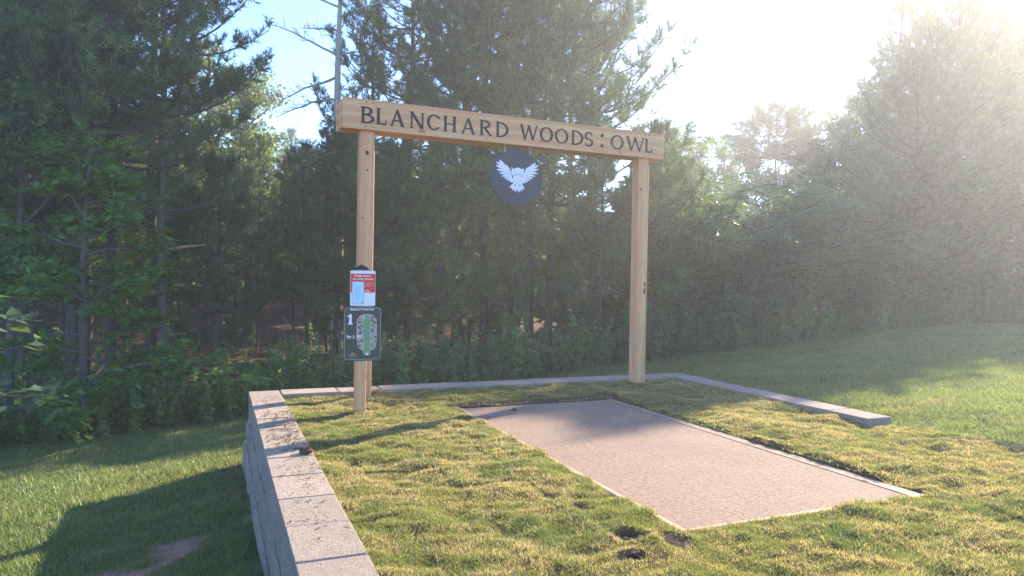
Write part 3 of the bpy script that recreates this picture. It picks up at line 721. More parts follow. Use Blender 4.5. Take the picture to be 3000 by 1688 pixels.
rs = thing('score_sign', 'small red and white score notice with a phone picture above the map sign', 'sign', (1.138, YB, .957))
sheet('backing', rrect(1.029, .954, 1.2475, 1.2595, .008), YB - .0005, M_BLACK, rs, .0045)
sheet('plate', rrect(1.032, .957, 1.245, 1.257, .010), YB - .003, M_WHITE, rs, .0022)
y = YB - .0036
sheet('red_panel', [(1.035, 1.070), (1.242, 1.070), (1.242, 1.231), (1.035, 1.231)], y, M_RED, rs)
text_part('heading_text', 'Keep score', 1.068, 1.204, 1.199, 1.224, y - .0006, M_WHITE, rs, .02)
text_part('heading_text', 'on your phone', 1.052, 1.226, 1.172, 1.197, y - .0006, M_WHITE, rs, .02)
sheet('phone_rim', rrect(1.047, .971, 1.149, 1.164, .010), y - .0009, M_GREYP, rs)
sheet('phone_screen', rrect(1.050, .974, 1.146, 1.161, .008), y - .0014, M_PALEBLUE, rs)
sheet('screen_map', [(1.092, 1.13), (1.108, 1.11), (1.114, 1.06), (1.106, 1.02), (1.090, 1.0), (1.074, 1.03), (1.070, 1.07), (1.078, 1.11)], y - .0019, M_AQUA, rs)
for k, w_ in enumerate((.076, .080, .074, .05)): sheet('small_print', [(1.155, 1.152 - .010 * k), (1.155 + w_, 1.152 - .010 * k), (1.155 + w_, 1.157 - .010 * k), (1.155, 1.157 - .010 * k)], y - .0008, M_PINKISH, rs)
text_part('brand_text', 'UDisc', 1.154, 1.200, 1.075, 1.091, y - .0008, M_WHITE, rs, .02)
for (sx, sz) in ((1.136, 1.227), (1.139, .985)): sheet('screw', [(sx + .005 * math.cos(q), sz + .005 * math.sin(q)) for q in np.linspace(0, 2 * math.pi, 9)[:-1]], y - .003, M_BLACK, rs, .002)

# ------------------------------------------------------------------ plants
def unit(v): return v / (np.linalg.norm(v, axis=-1, keepdims=True) + 1e-9)
def needles(nb, Pp, A, r, per=38, ln=.17, wd=.018, slen=.26, base=(.082, .138, .054), young=(.155, .22, .078)):
    n_ = len(Pp); A = unit(A); k = per
    ref = np.where(np.abs(A[:, 2:3]) > .9, np.array([[1., 0, 0]]), np.array([[0, 0, 1.]])); B1 = unit(np.cross(A, ref)); B2 = np.cross(A, B1)
    u_ = r.random((n_, k)); ph = r.random((n_, k)) * 2 * math.pi; th = np.radians(25 + 45 * r.random((n_, k))); L = ln * (.7 + .5 * r.random((n_, k)))
    R_ = np.cos(ph)[..., None] * B1[:, None] + np.sin(ph)[..., None] * B2[:, None]
    d_ = A[:, None] * np.cos(th)[..., None] + R_ * np.sin(th)[..., None]
    p0 = Pp[:, None] + A[:, None] * (u_ * slen)[..., None]; sd = unit(np.cross(d_, R_ + .3 * r.standard_normal((n_, k, 3)))) * (wd * (.7 + .6 * r.random((n_, k, 1))))
    V = np.stack([p0 - sd * .5, p0 + sd * .5, p0 + d_ * L[..., None]], 2).reshape(-1, 3)
    kk = r.random((n_, 1, 1)) ** 2; c_ = np.array(base) * (1 - kk) + np.array(young) * kk
    c_ = np.broadcast_to(c_, (n_, k, 3)) * (.75 + .5 * r.random((n_, k, 1))); c_ = np.repeat(c_.reshape(-1, 3), 3, 0)
    nb.add(V, np.arange(len(V)).reshape(-1, 3), c_)

def pine_mesh(seed, H, cb, spread, nw, spp, per=34, flat_top=False, dens=1.0, lean=.25, r0=None, ln=.16):
    r = np.random.default_rng(seed); T = NB(); Bn = NB(); N_ = NB()
    zs = np.linspace(0, 1, 12); r0 = r0 or (.03 + .0052 * H)
    bend = np.cumsum(r.standard_normal((12, 2)) * .03 * H / 12 * lean * 4, 0); bend -= bend[0]
    path = np.concatenate([bend, (zs * H)[:, None]], 1); path[0, 2] = -.3
    V, Fc = tube(path, r0 * (1 - zs) ** .75 + .012, 9); T.add(V, Fc)
    SP = []; SA = []
    at = lambda z: np.array([np.interp(z, path[:, 2], path[:, 0]), np.interp(z, path[:, 2], path[:, 1]), z])
    for w_ in range(nw):
        t = (w_ + .2 + .6 * r.random()) / nw; z = cb + (H - cb) * (t ** (.8 if not flat_top else 1.0))
        prof = (1 - t) ** .55 * min(1, .6 + t * 3.0) if not flat_top else math.sqrt(max(.03, 1 - t * t))
        nbr = r.integers(3, 7); a0 = r.random() * 6.28
        for q in range(nbr):
            if r.random() > dens: continue
            ph = a0 + q * 6.28 / nbr + r.standard_normal() * .3; L = spread * prof * ((.55 + .6 * r.random()) if not flat_top else (.7 + .35 * r.random())); 
            if L < .25: L = .25 + .2 * r.random()
            el = math.radians(-8 + 22 * r.random() + (42 if not flat_top else 12) * t); n_ = 6; s_ = np.linspace(0, 1, n_)
            dirh = np.array([math.cos(ph), math.sin(ph), 0]); kick = np.array([-math.sin(ph), math.cos(ph), 0]) * r.standard_normal() * .12
            pp = at(z) + (dirh[None] * (s_ * math.cos(el))[:, None] + kick[None] * (s_ ** 2)[:, None]) * L
            pp[:, 2] += L * (s_ * math.sin(el) + (.25 if not flat_top else .04) * s_ ** 2.2 - .08 * np.sin(s_ * math.pi))
            V, Fc = tube(pp, (.010 + .012 * L) * (1 - s_ * .8) * 1.0, 5); Bn.add(V, Fc)
            m_ = max(2, int(round(L * spp / 2.7))); ss = np.clip(1 - (np.arange(m_) + .6 * r.random(m_)) / m_ * .72, .25, 1)
            for s1 in ss:
                b0 = np.array([np.interp(s1, s_, pp[:, c_]) for c_ in range(3)]); dd = unit(pp[min(n_ - 1, int(s1 * (n_ - 1)) + 1)] - pp[int(s1 * (n_ - 1)) - (1 if s1 >= 1 else 0)])
                lat = np.array([-dd[1], dd[0], 0]) * r.choice((-1, 1)) * (.35 + .9 * r.random()) * (1.1 - .9 * s1)
                tw = unit(dd * .7 + lat + np.array([0, 0, .1 + .5 * r.random()])); tl = (.08 + .55 * r.random() * (1.15 - s1)) * min(1.3, L)
                p1 = b0 + tw * tl
                V, Fc = tube([b0, (b0 + p1) / 2 + np.array([0, 0, -.01]), p1], [.009, .007, .004], 3); Bn.add(V, Fc)
                for q2 in range(r.integers(3, 7)):
                    SP.append(p1 - tw * .06 * r.random()); SA.append(unit(tw * .55 + r.standard_normal(3) * .55 + np.array([0, 0, .45])))
    SP.append(at(H * .995)); SA.append(np.array([0, 0, 1.]))
    needles(N_, np.array(SP), np.array(SA), r, per, ln)
    return T.mesh('trunk', True), Bn.mesh('limbs', True), N_.mesh('needles')

def leafcloud(nb, Pp, Nn, size, r, base, alt, fold=.25, aspect=.62):
    n_ = len(Pp); a = unit(np.cross(Nn, r.standard_normal((n_, 3)))); b = np.cross(unit(Nn), a); s_ = size * (.6 + .8 * r.random((n_, 1)))
    t0 = Pp; t1 = Pp + a * s_ * .5 + b * s_ * aspect * .5 + Nn * s_ * fold * .3; t2 = Pp + a * s_; t3 = Pp + a * s_ * .5 - b * s_ * aspect * .5 + Nn * s_ * fold * .3
    V = np.stack([t0, t1, t2, t3], 1).reshape(-1, 3); i = np.arange(n_)[:, None] * 4
    Fc = np.concatenate([i + np.array([[0, 1, 2]]), i + np.array([[0, 2, 3]])])
    kk = r.random((n_, 1)); c_ = (np.array(base) * (1 - kk) + np.array(alt) * kk) * (.8 + .4 * r.random((n_, 1)))
    nb.add(V, Fc, np.repeat(c_, 4, 0))

def broad_mesh(seed, H, cb, spread, nleaf, size, base, alt, layered=False, droop=False, r0=None, stems=1):
    r = np.random.default_rng(seed); T = NB(); Bn = NB(); Lf = NB(); tips = []
    for st in range(stems):
        zs = np.linspace(0, 1, 9); rr = r0 or (.03 + .009 * H)
        ox = r.standard_normal(2) * .25 * (stems > 1)
        bend = np.cumsum(r.standard_normal((9, 2)) * .045 * H / 9, 0) + ox[None] * (1 + zs[:, None] * 2.5); 
        path = np.concatenate([bend, (zs * H * (.92 if stems == 1 else .7 + .25 * r.random()))[:, None]], 1); path[0, 2] = -.3
        V, Fc = tube(path, rr * (1 - zs * .85), 8); T.add(V, Fc)
        hh = path[-1, 2]
        nb_ = int(14 + H * 2.2) // stems
        for q in range(nb_):
            t = (q + r.random()) / nb_; z = cb + (hh - cb) * t; ph = q * 2.4 + r.standard_normal() * .4
            prof = math.sqrt(max(.05, 1 - (2 * t - .85) ** 2 * .75)) if not layered else (1 - t) ** .6 + .15
            L = spread * prof * (.6 + .5 * r.random()); el = math.radians((5 if layered else 25) + 30 * t + r.standard_normal() * 10)
            s_ = np.linspace(0, 1, 5); p0 = np.array([np.interp(z, path[:, 2], path[:, 0]), np.interp(z, path[:, 2], path[:, 1]), z])
            pp = p0 + np.stack([s_ * math.cos(ph) * math.cos(el), s_ * math.sin(ph) * math.cos(el), s_ * math.sin(el) - (.25 if layered or droop else .1) * s_ ** 2], 1) * L
            pp[1:] += r.standard_normal((4, 3)) * .05 * L
            V, Fc = tube(pp, rr * .35 * (1 - s_ * .85) + .004, 5); Bn.add(V, Fc)
            for k in range(max(3, int(5 * L))):
                s1 = .3 + .7 * r.random(); b0 = np.array([np.interp(s1, s_, pp[:, c_]) for c_ in range(3)])
                dv = unit(r.standard_normal(3) * np.array([1, 1, .35 if layered else .8]) + unit(pp[-1] - pp[0]) * .8); tl = L * (.12 + .25 * r.random()); p1 = b0 + dv * tl
                V, Fc = tube([b0, (b0 + p1) / 2, p1], [.007, .005, .003], 3); Bn.add(V, Fc); tips.append((b0, p1))
    tips = np.array(tips); pick = r.integers(len(tips), size=nleaf); u_ = r.random((nleaf, 1)) ** .6
    Pp = tips[pick, 0] * (1 - u_) + tips[pick, 1] * u_ + r.standard_normal((nleaf, 3)) * np.array([1, 1, .35 if layered else .8]) * (.055 + .024 * spread)
    Nn = unit(r.standard_normal((nleaf, 3)) * (.35 if layered else .8) + np.array([0, 0, 1.]))
    leafcloud(Lf, Pp, Nn, size, r, base, alt)
    return T.mesh('trunk', True), Bn.mesh('limbs', True), Lf.mesh('leaves')

def frond_mesh(seed, H, spread, nfr, base, alt):
    """small tree of long feathery compound leaves held in drooping tiers"""
    r = np.random.default_rng(seed); T = NB(); Bn = NB(); Lf = NB(); P_ = []; N__ = []; tips = []
    for st in range(4):
        ph = st * 1.57 + r.random(); zs = np.linspace(0, 1, 7); hh = H * (.6 + .35 * r.random()); sp_ = spread * (.3 + .4 * r.random())
        path = np.stack([np.cos(ph) * zs ** 1.4 * sp_, np.sin(ph) * zs ** 1.4 * sp_, zs * hh], 1); path[0, 2] = -.3
        V, Fc = tube(path, .05 * (1 - zs * .8), 6); T.add(V, Fc)
        for q in range(9):
            t = .3 + .7 * (q + r.random()) / 9; b0 = np.array([np.interp(t, zs, path[:, c_]) for c_ in range(3)]); a = r.random() * 6.28
            L = spread * (.35 + .3 * r.random()); p1 = b0 + np.array([math.cos(a) * L, math.sin(a) * L, .15 * L]); V, Fc = tube([b0, (b0 + p1) / 2 + np.array([0, 0, .08 * L]), p1], [.02, .014, .007], 4); Bn.add(V, Fc)
            for k in range(7): tips.append((b0 + (p1 - b0) * (.35 + .65 * k / 6)))
    for k in range(nfr):
        b0 = tips[r.integers(len(tips))] + r.standard_normal(3) * .05; a = r.random() * 6.28; L = .5 + .3 * r.random(); s_ = np.linspace(.1, 1, 9)
        pts = b0 + np.stack([np.cos(a) * s_, np.sin(a) * s_, .25 * s_ - .55 * s_ ** 2], 1) * L
        lat = np.array([-math.sin(a), math.cos(a), -.25])
        for sg in (-1, 1):
            d_ = unit(lat * np.array([sg, sg, 1]) + np.array([math.cos(a), math.sin(a), 0]) * .35); e_ = .17 * (1 - .5 * np.abs(s_ - .5))
            P_.append(np.concatenate([pts, np.broadcast_to(d_, (9, 3)) * e_[:, None]], 1))
    Q_ = np.concatenate(P_); p0 = Q_[:, :3]; d_ = Q_[:, 3:]; n_ = len(p0); sd = unit(np.cross(d_, np.array([0, 0, 1.]) + .3 * r.standard_normal((n_, 3)))) * .024
    V = np.stack([p0, p0 + d_ * .5 + sd, p0 + d_, p0 + d_ * .5 - sd], 1).reshape(-1, 3); i = np.arange(n_)[:, None] * 4
    kk = r.random((n_, 1)); c_ = np.array(base) * (1 - kk) + np.array(alt) * kk
    Lf.add(V, np.concatenate([i + np.array([[0, 1, 2]]), i + np.array([[0, 2, 3]])]), np.repeat(c_, 4, 0))
    return T.mesh('trunk', True), Bn.mesh('limbs', True), Lf.mesh('leaves')

PROTO = {}
def proto(key, meshes, mats):
    for me, mt in zip(meshes, mats): me.materials.clear(); me.materials.append(mt)
    PROTO[key] = meshes
PM = (M_PINEBARK, M_PINEBARK, M_NEEDLE); BM = (M_BARK, M_BARK, M_LEAF)
proto('pA', pine_mesh(1, 12.0, 2.6, 3.0, 19, 10, 24), PM)
proto('pB', pine_mesh(2, 13.5, 3.8, 2.8, 19, 10, 24), PM)
proto('pC', pine_mesh(3, 10.5, 1.2, 2.9, 19, 10, 24), PM)
proto('pD', pine_mesh(4, 14.5, 5.0, 2.7, 17, 10, 27), PM)
proto('pE', pine_mesh(5, 6.0, .5, 2.0, 13, 12, 28), PM)
proto('pF', pine_mesh(6, 12.2, 9.4, 3.4, 17, 12, 22, True, ln=.2), PM)
proto('pG', pine_mesh(7, 16.0, 8.0, 2.4, 13, 10, 27), PM)
proto('pH', pine_mesh(8, 12.5, 3.7, 2.5, 20, 11, 27, r0=.075), PM)
DK, DA = (.07, .125, .042), (.125, .185, .06); YG, YA = (.13, .18, .045), (.2, .23, .06); BG, BA = (.11, .22, .045), (.16, .275, .06)
proto('bA', broad_mesh(11, 9.0, 2.2, 2.8, 7500, .15, DK, DA), BM)
proto('bB', broad_mesh(12, 12.0, 3.0, 3.2, 10000, .17, YG, YA), BM)
proto('bC', broad_mesh(13, 4.6, .5, 1.9, 4600, .14, BG, BA, True), BM)
proto('bD', broad_mesh(14, 5.2, .4, 2.2, 5600, .165, DK, DA, False, True, None, 3), BM)
proto('bE', broad_mesh(15, 3.6, .8, 1.5, 650, .17, (.075, .13, .06), (.10, .15, .075), True, True, .03), BM)
proto('fA', frond_mesh(21, 5.2, 3.0, 620, (.08, .15, .075), (.135, .205, .11)), BM)
proto('fB', frond_mesh(22, 4.2, 2.6, 520, (.08, .15, .075), (.135, .205, .11)), BM)

NMS = {'p': ('trunk', 'limbs', 'needles'), 'b': ('trunk', 'limbs', 'leaves'), 'f': ('trunk', 'limbs', 'leaves')}
def plant(key, name, label, cat, x, y, sc=1.0, rz=None, group=None, zs=1.0, tilt=0.0):
    z = float(terr(x, y)); o = thing(name, label, cat, (x, y, z), 0, group)
    o.rotation_euler = (tilt, 0, rng.random() * 6.28 if rz is None else rz); o.scale = (sc, sc, sc * zs)
    for nm, me in zip(NMS[key[0]], PROTO[key]): obj(nm, me, None, o)
    return o

# --- trees one can tell apart in the photograph: (photo column, distance)
def tp(px, D): return at_dist(px, D)
PG = 'pines standing along the far edge of the lawn'
x, y = tp(489, 15.4); plant('pH', 'pine_tree', 'slender pine with a long bare trunk and a broken pale branch stub', 'pine tree', x, y, .95, .4, zs=1.0)
x, y = tp(204, 15.6); plant('pA', 'pine_tree', 'dense dark pine behind the bright green sapling at the left wood edge', 'pine tree', x, y, 1.0, 2.0)
x, y = tp(235, 11.8); plant('bC', 'maple_sapling', 'bright green broadleaf sapling in flat tiers above the left shrub bank', 'sapling', x, y, 1.0, 1.0)
x, y = tp(20, 15.2); plant('bA', 'broadleaf_tree', 'shaggy olive broadleaf tree beside the bright green tiered sapling', 'tree', x, y, .8, 1.0)
x, y = tp(-420, 7.6); plant('bE', 'sapling', 'young large-leaved sapling on the left lawn with grey-green leaves', 'sapling', x, y, 1.0, 2.2)
x, y = tp(440, 19.0); plant('pG', 'pine_tree', 'tall pine whose crown rises above the yellow-green broadleaf tree', 'pine tree', x, y, 1.0, 1.2)
x, y = tp(715, 27.0); plant('bB', 'broadleaf_tree', 'sunlit yellow-green broadleaf tree beside the dead bare snag', 'tree', x, y, .84, .3)
x, y = tp(610, 32.0); plant('bB', 'broadleaf_tree', 'tall sunlit broadleaf tree rising behind the left pines', 'tree', x, y, 1.0, 2.3)
cl = 'full dark pine filling the wood behind the left shrub bank'
for px, D, k in ((330, 17.5, 'pA'), (70, 17.8, 'pC'), (250, 20.5, 'pB'), (-90, 17.0, 'pA')):
    x, y = tp(px, D); plant(k, 'pine_tree', cl, 'pine tree', x, y, 1.08, None, 'pines behind the left shrub bank')
# dark pines right behind the timber frame
cl = 'dark pine in the thick stand behind the timber sign frame'
for px, D, k, sc in ((1190, 19.5, 'pD', .95), (1330, 21.5, 'pB', 1.0), (1413, 17.6, 'pD', 1.0), (1498, 18.2, 'pB', 1.02), (1558, 17.8, 'pD', .94), (1606, 17.2, 'pA', 1.06),
                     (1735, 18.4, 'pC', 1.12), (1660, 20.5, 'pD', .9), (1090, 20.5, 'pC', .95), (1350, 18.8, 'pA', .95)):
    x, y = tp(px, D); plant(k, 'pine_tree', cl, 'pine tree', x, y, sc, None, 'pines behind the timber frame')
cl = 'bushy young pine with low boughs between the taller pine trunks'
for px, D, sc in ((1290, 16.0, .85), (1520, 16.3, .7), (1160, 17.0, .9), (1760, 16.2, .8), (640, 16.5, .8), (1420, 19.5, .9), (985, 17.2, .95), (1040, 17.6, 1.0)):
    x, y = tp(px, D); plant('pE', 'young_pine', cl, 'pine tree', x, y, sc, None, 'young pines in the understorey')
# right of the frame
cl = 'arching shrub-tree of feathery drooping leaves at the right wood edge'
for px, D, k, sc in ((2010, 18.0, 'fA', .95), (2180, 19.6, 'fB', 1.0), (2330, 21.0, 'fA', .9), (2100, 20.8, 'fA', 1.15), (2480, 22.5, 'fB', 1.05)):
    x, y = tp(px, D); plant(k, 'feathery_shrub', cl, 'tree', x, y, sc, None, 'feathery shrub-trees at the wood edge')
cl = 'low spreading broadleaf tree on the right wood edge, dark and many-stemmed'
for px, D, sc in ((1850, 18.2, .95), (1930, 21.0, 1.1), (2250, 23.5, 1.05), (2420, 24.5, 1.05), (2600, 25.5, 1.1), (2760, 27.0, 1.2), (2680, 29.0, 1.25), (2060, 24.0, 1.15), (2900, 28.5, 1.15), (2560, 28, 1.3), (3040, 29, 1.2)):
    x, y = tp(px, D); plant('bD', 'broadleaf_tree', cl, 'tree', x, y, sc, None, 'many-stemmed broadleaf trees on the right')
x, y = tp(2275, 38.0); plant('pF', 'umbrella_pine', 'lone flat-topped pine with open umbrella crown above the far treeline', 'pine tree', x, y, .86, .7)
cl = 'broadleaf tree of the far treeline beside the flat-topped pine'
for px, D, sc, k in ((2470, 44, 1.3, 'bA'), (2560, 42, 1.35, 'bA'), (2380, 46, 1.25, 'bA'), (2130, 42, 1.15, 'bA'), (2040, 38, 1.12, 'bA'), (2330, 40, 1.05, 'bA'), (2200, 38, 1.0, 'bA'), (1960, 36, 1.1, 'bA'), (2620, 40, 1.35, 'bA')):
    x, y = tp(px, D); plant(k, 'broadleaf_tree', cl, 'tree', x, y, sc, None, 'broadleaf trees of the far treeline')
cl = 'tall ragged pine standing against the bright sky at the right'
for x, y, H_, k in ((20.2, 15.2, 8.4, 'pC'), (22.0, 15.8, 10.3, 'pC'), (23.8, 16.4, 11.2, 'pC'), (22.9, 17.9, 11.3, 'pA'), (25.3, 16.7, 11.7, 'pA'), (27.0, 17.3, 12.1, 'pC'), (24.8, 18.8, 12.4, 'pB'), (28.8, 17.9, 12.5, 'pA')):
    plant(k, 'pine_tree', cl, 'pine tree', x, y, H_ / {'pA': 12.0, 'pB': 13.5, 'pC': 10.5}[k], None, 'tall pines against the bright sky')

# --- the rest of the wood
rb = np.random.default_rng(17)
cl_p = 'pine deep in the wood behind the lawn edge trees'; cl_b = 'shaded broadleaf tree deep in the wood behind the lawn'
spots = []; HT = {'pA': 12, 'pB': 13.5, 'pC': 10.5, 'pD': 14.5, 'pE': 6, 'bA': 9, 'bD': 5.2, 'pG': 16}
def far_from(x, y, dmin):
    return all((x - a) ** 2 + (y - b) ** 2 > dmin ** 2 for a, b in spots)
cnt = 0
for k in range(4000):
    px = -300 + 2300 * rb.random(); D = 17 + 38 * rb.random() ** .8
    x, y = tp(px, D)
    if px > 1650 and D > 24: continue
    if 560 < px < 960 and D < 27: continue        # the dark glade left of the frame
    if not far_from(x, y, 1.9): continue
    lim = 1.0 + D * math.tan(math.radians(10.5 if px > 560 else (15 if px > 330 else 22))) + 1.0
    spots.append((x, y)); cnt += 1
    if rb.random() < .62: kk = ('pA', 'pB', 'pC', 'pD', 'pE')[rb.integers(5)]; plant(kk, 'pine_tree', {'pA': 'full-crowned pine', 'pB': 'tall pine with branches starting above head height', 'pC': 'pine branched almost to the ground', 'pD': 'tall pine with a long bare lower trunk', 'pE': 'short bushy pine'}[kk] + ' deep in the wood behind the lawn', 'pine tree', x, y, min(.8 + .3 * rb.random(), lim / HT[kk] * (.8 + .25 * rb.random())), None, 'pines deep in the wood')
    else: kk = ('bA', 'bD', 'bA')[rb.integers(3)]; plant(kk, 'broadleaf_tree', cl_b, 'tree', x, y, min(.85 + .4 * rb.random(), lim / HT[kk] * (.8 + .25 * rb.random())), None, 'broadleaf trees deep in the wood')
    if cnt >= 120: break
# slim trunks in the dark glade
cl = 'slim bare trunk standing in the dark glade left of the frame'
for px, D, k, sc in ((753, 21.5, 'pD', .44), (861, 19.0, 'pB', .42), (900, 20.5, 'pD', .42), (690, 24, 'pD', .5), (960, 23, 'pB', .48)):
    x, y = tp(px, D); plant(k, 'pine_tree', cl, 'pine tree', x, y, sc, None, 'slim trunks in the glade')

# --- right-hand edge of the wood, beyond the frame, that shades the far half of the lawn
cl = 'pine of the treeline that runs on along the lawn to the right'
for k in range(16):
    xx = 30.5 + 1.7 * k + rb.random(); yy = float(edge_y(xx)) + 3.0 + 2.0 * rb.random()
    plant(('pC', 'pA', 'bB', 'pA')[k % 4], 'pine_tree' if k % 4 != 2 else 'broadleaf_tree', cl if k % 4 != 2 else 'broadleaf tree of the treeline that runs on to the right', 'pine tree' if k % 4 != 2 else 'tree', xx, yy, 1.04 + .08 * rb.random(), None, 'treeline continuing to the right')

# dead snag
sx, sy = tp(985, 19.5)
sn = thing('dead_tree', 'dead bleached tree with bare branches against the blue sky', 'dead tree', (sx, sy, float(terr(sx, sy)))); sn.scale = (.84, .84, .84)
zs = np.linspace(0, 1, 14); path = np.stack([.06 * np.sin(zs * 7), .05 * np.cos(zs * 5), zs * 13.5], 1); path[0, 2] = -.3
V, Fc = tube(path, .17 * (1 - zs) ** .6 + .015, 10); nb = NB(); nb.add(V, Fc); obj('trunk', nb.mesh('trunk', True), M_DEAD, sn)
rd = np.random.default_rng(23); bv = RT / np.linalg.norm(RT)
def dead_branch(z, L, sgn, rise, dep):
    nb = NB(); s_ = np.linspace(0, 1, 8); a = rd.standard_normal() * .35; dv = np.array([bv[0] * sgn, bv[1] * sgn, 0]) * math.cos(a) + np.array([FW[0], FW[1], 0]) * math.sin(a)
    pp = np.array([0, 0, z]) + dv[None] * (s_ * L)[:, None]; pp[:, 2] += L * (rise * s_ - dep * s_ ** 2) + np.cumsum(rd.standard_normal(8)) * .015 * L; pp[0] = (0, 0, z)
    V, Fc = tube(pp, (.018 + .012 * L) * (1 - s_ * .85) + .004, 6); nb.add(V, Fc)
    for k in range(int(9 * L)):
        s1 = .35 + .65 * rd.random(); b0 = np.array([np.interp(s1, s_, pp[:, c_]) for c_ in range(3)]); tl = L * (.1 + .2 * rd.random())
        d_ = unit(dv * .7 + rd.standard_normal(3) * .5 + np.array([0, 0, .55])); p1 = b0 + d_ * tl
        V, Fc = tube([b0, (b0 + p1) / 2 + rd.standard_normal(3) * .02, p1 + np.array([0, 0, tl * .25])], [.011, .008, .004], 4); nb.add(V, Fc)
        for q in range(2):
            p2 = (b0 + p1) / 2 + unit(d_ + rd.standard_normal(3) * .6) * tl * .6; V, Fc = tube([(b0 + p1) / 2, p2], [.007, .003], 3); nb.add(V, Fc)
    obj('branch', nb.mesh('branch', True), M_DEAD, sn)
for z, L, sg, ri, de in ((8.6, 2.2, -1, .2, .4), (9.4, 2.3, -1, -.05, .3), (10.0, 2.0, -1, .5, .1), (8.0, 1.3, 1, -.1, .3), (10.1, 1.2, 1, .35, .1), (10.8, 1.9, -1, .35, .1), (11.3, 1.5, 1, .4, .1), (11.6, 1.6, -1, .5, .1), (6.6, 1.5, -1, -.1, .1), (12.3, 1.2, 1, .6, 0), (12.5, 1.2, -1, .6, 0)): dead_branch(z, L, sg, ri, de)

# pale broken stub on the slender pine
bx, by = tp(489, 15.4); dvx = np.array([RT[0], RT[1], 0.0])
nb = NB(); V, Fc = tube([np.array([0, 0, 0.0]), dvx * .35 + np.array([0, 0, .07]), dvx * .8 + np.array([0, 0, .12])], [.035, .03, .008], 7); nb.add(V, Fc)
stub = [o for o in bpy.data.objects if o.get('label', '').startswith('slender pine')][0]
so_ = obj('broken_branch', nb.mesh('broken_branch', True), flat('torn_wood', (.5, .3, .16), .8), stub)
so_.location = (0, 0, 3.1); so_.rotation_euler = (0, 0, -stub.rotation_euler[2])

# ------------------------------------------------------------------ undergrowth along the wood edge
def plant_template(seed, h, n_, size, base, alt, spread):
    r = np.random.default_rng(seed); nb = NB(); t = r.random(n_) ** .8; a = r.random(n_) * 6.28; rad = spread * (1 - t * .75) * (.3 + .7 * r.random(n_))
    Pp = np.stack([np.cos(a) * rad * .6, np.sin(a) * rad * .6, t * h], 1); Nn = unit(np.stack([np.cos(a) * .95, np.sin(a) * .95, np.full(n_, .6)], 1) + r.standard_normal((n_, 3)) * .35)
    leafcloud(nb, Pp, Nn, size, r, base, alt, .3, .45); return np.concatenate(nb.V), np.concatenate(nb.F), np.concatenate(nb.C)
TPL = [plant_template(200 + k, .7 + .4 * (k % 3), 80, (.12, .14, .17)[k % 3], *(((.115, .205, .07), (.165, .265, .095)), ((.125, .2, .075), (.175, .25, .1)), ((.1, .18, .075), (.145, .235, .095)))[k % 3], .28 + .08 * (k % 2)) for k in range(6)]
WEED = [plant_template(220 + k, 1.2 + .3 * k, 80, .12, (.10, .165, .065), (.16, .23, .095), .22) for k in range(3)]
def scatter(name, tpls, X_, Y_, S_, seed, clump=None):
    r = np.random.default_rng(seed); nb = NB()
    ids = r.integers(len(tpls), size=len(X_)); Zt = terr(X_, Y_) - .03
    for k, (V, Fc, C) in enumerate(tpls):
        m_ = ids == k; n_ = m_.sum()
        if not n_: continue
        a = r.random(n_) * 6.28; c_, s_ = np.cos(a), np.sin(a); tl = r.standard_normal((n_, 2)) * .15
        sc = S_[m_]; vx = V[None, :, 0] * c_[:, None] - V[None, :, 1] * s_[:, None] + V[None, :, 2] * tl[:, :1]; vy = V[None, :, 0] * s_[:, None] + V[None, :, 1] * c_[:, None] + V[None, :, 2] * tl[:, 1:]
        W_ = np.stack([vx * sc[:, None] + X_[m_][:, None], vy * sc[:, None] + Y_[m_][:, None], V[None, :, 2] * sc[:, None] + Zt[m_][:, None]], 2).reshape(-1, 3)
        Ff = (Fc[None] + (np.arange(n_) * len(V))[:, None, None]).reshape(-1, 3)
        nb.add(W_, Ff, np.repeat(.75 + .5 * r.random(n_), len(V))[:, None] * np.tile(C, (n_, 1)))
    return obj(name, nb.mesh(name), M_LEAF)
r_ = np.random.default_rng(31)
def band(n_, px0, px1, dep0, dep1):
    px = px0 + (px1 - px0) * r_.random(n_); D = np.array([1.0] * n_); X_ = np.zeros(n_); Y_ = np.zeros(n_)
    for i in range(n_):
        d_ = pxray(px[i], 900); az_ = math.atan2(d_[0], d_[1]); D_ = 10.0
        for q in range(12): D_ = float(edge_y(D_ * math.sin(az_))) / math.cos(az_) * .5 + D_ * .5
        D_ += dep0 + (dep1 - dep0) * r_.random(); X_[i] = D_ * math.sin(az_); Y_[i] = D_ * math.cos(az_)
    return X_, Y_
X_, Y_ = band(470, -420, 900, -.05, 1.8); S_ = (.12 + .62 * fbm(X_, Y_, .8, 301)) * (.8 + .4 * r_.random(len(X_)))
kind(scatter('shrub_bank', TPL, X_, Y_, S_, 1), 'stuff')
X_, Y_ = band(520, 850, 1900, -.05, 2.0); S_ = (.15 + .85 * fbm(X_, Y_, .8, 302)) * (.7 + .4 * r_.random(len(X_)))
kind(scatter('weed_bank', TPL + WEED, X_, Y_, S_, 2), 'stuff')
X_, Y_ = band(1150, 1850, 3300, -.15, 2.6); S_ = (.15 + 1.0 * fbm(X_, Y_, 1.0, 303)) * (.8 + .4 * r_.random(len(X_)))
kind(scatter('tall_weed_bank', WEED + TPL[1:5], X_, Y_, S_, 3), 'stuff')
# low ground cover on the wood's floor
X_, Y_ = band(260, -200, 2000, 3, 14); S_ = .35 + .4 * r_.random(len(X_)); kind(scatter('forest_ground_cover', TPL, X_, Y_, S_, 4), 'stuff')

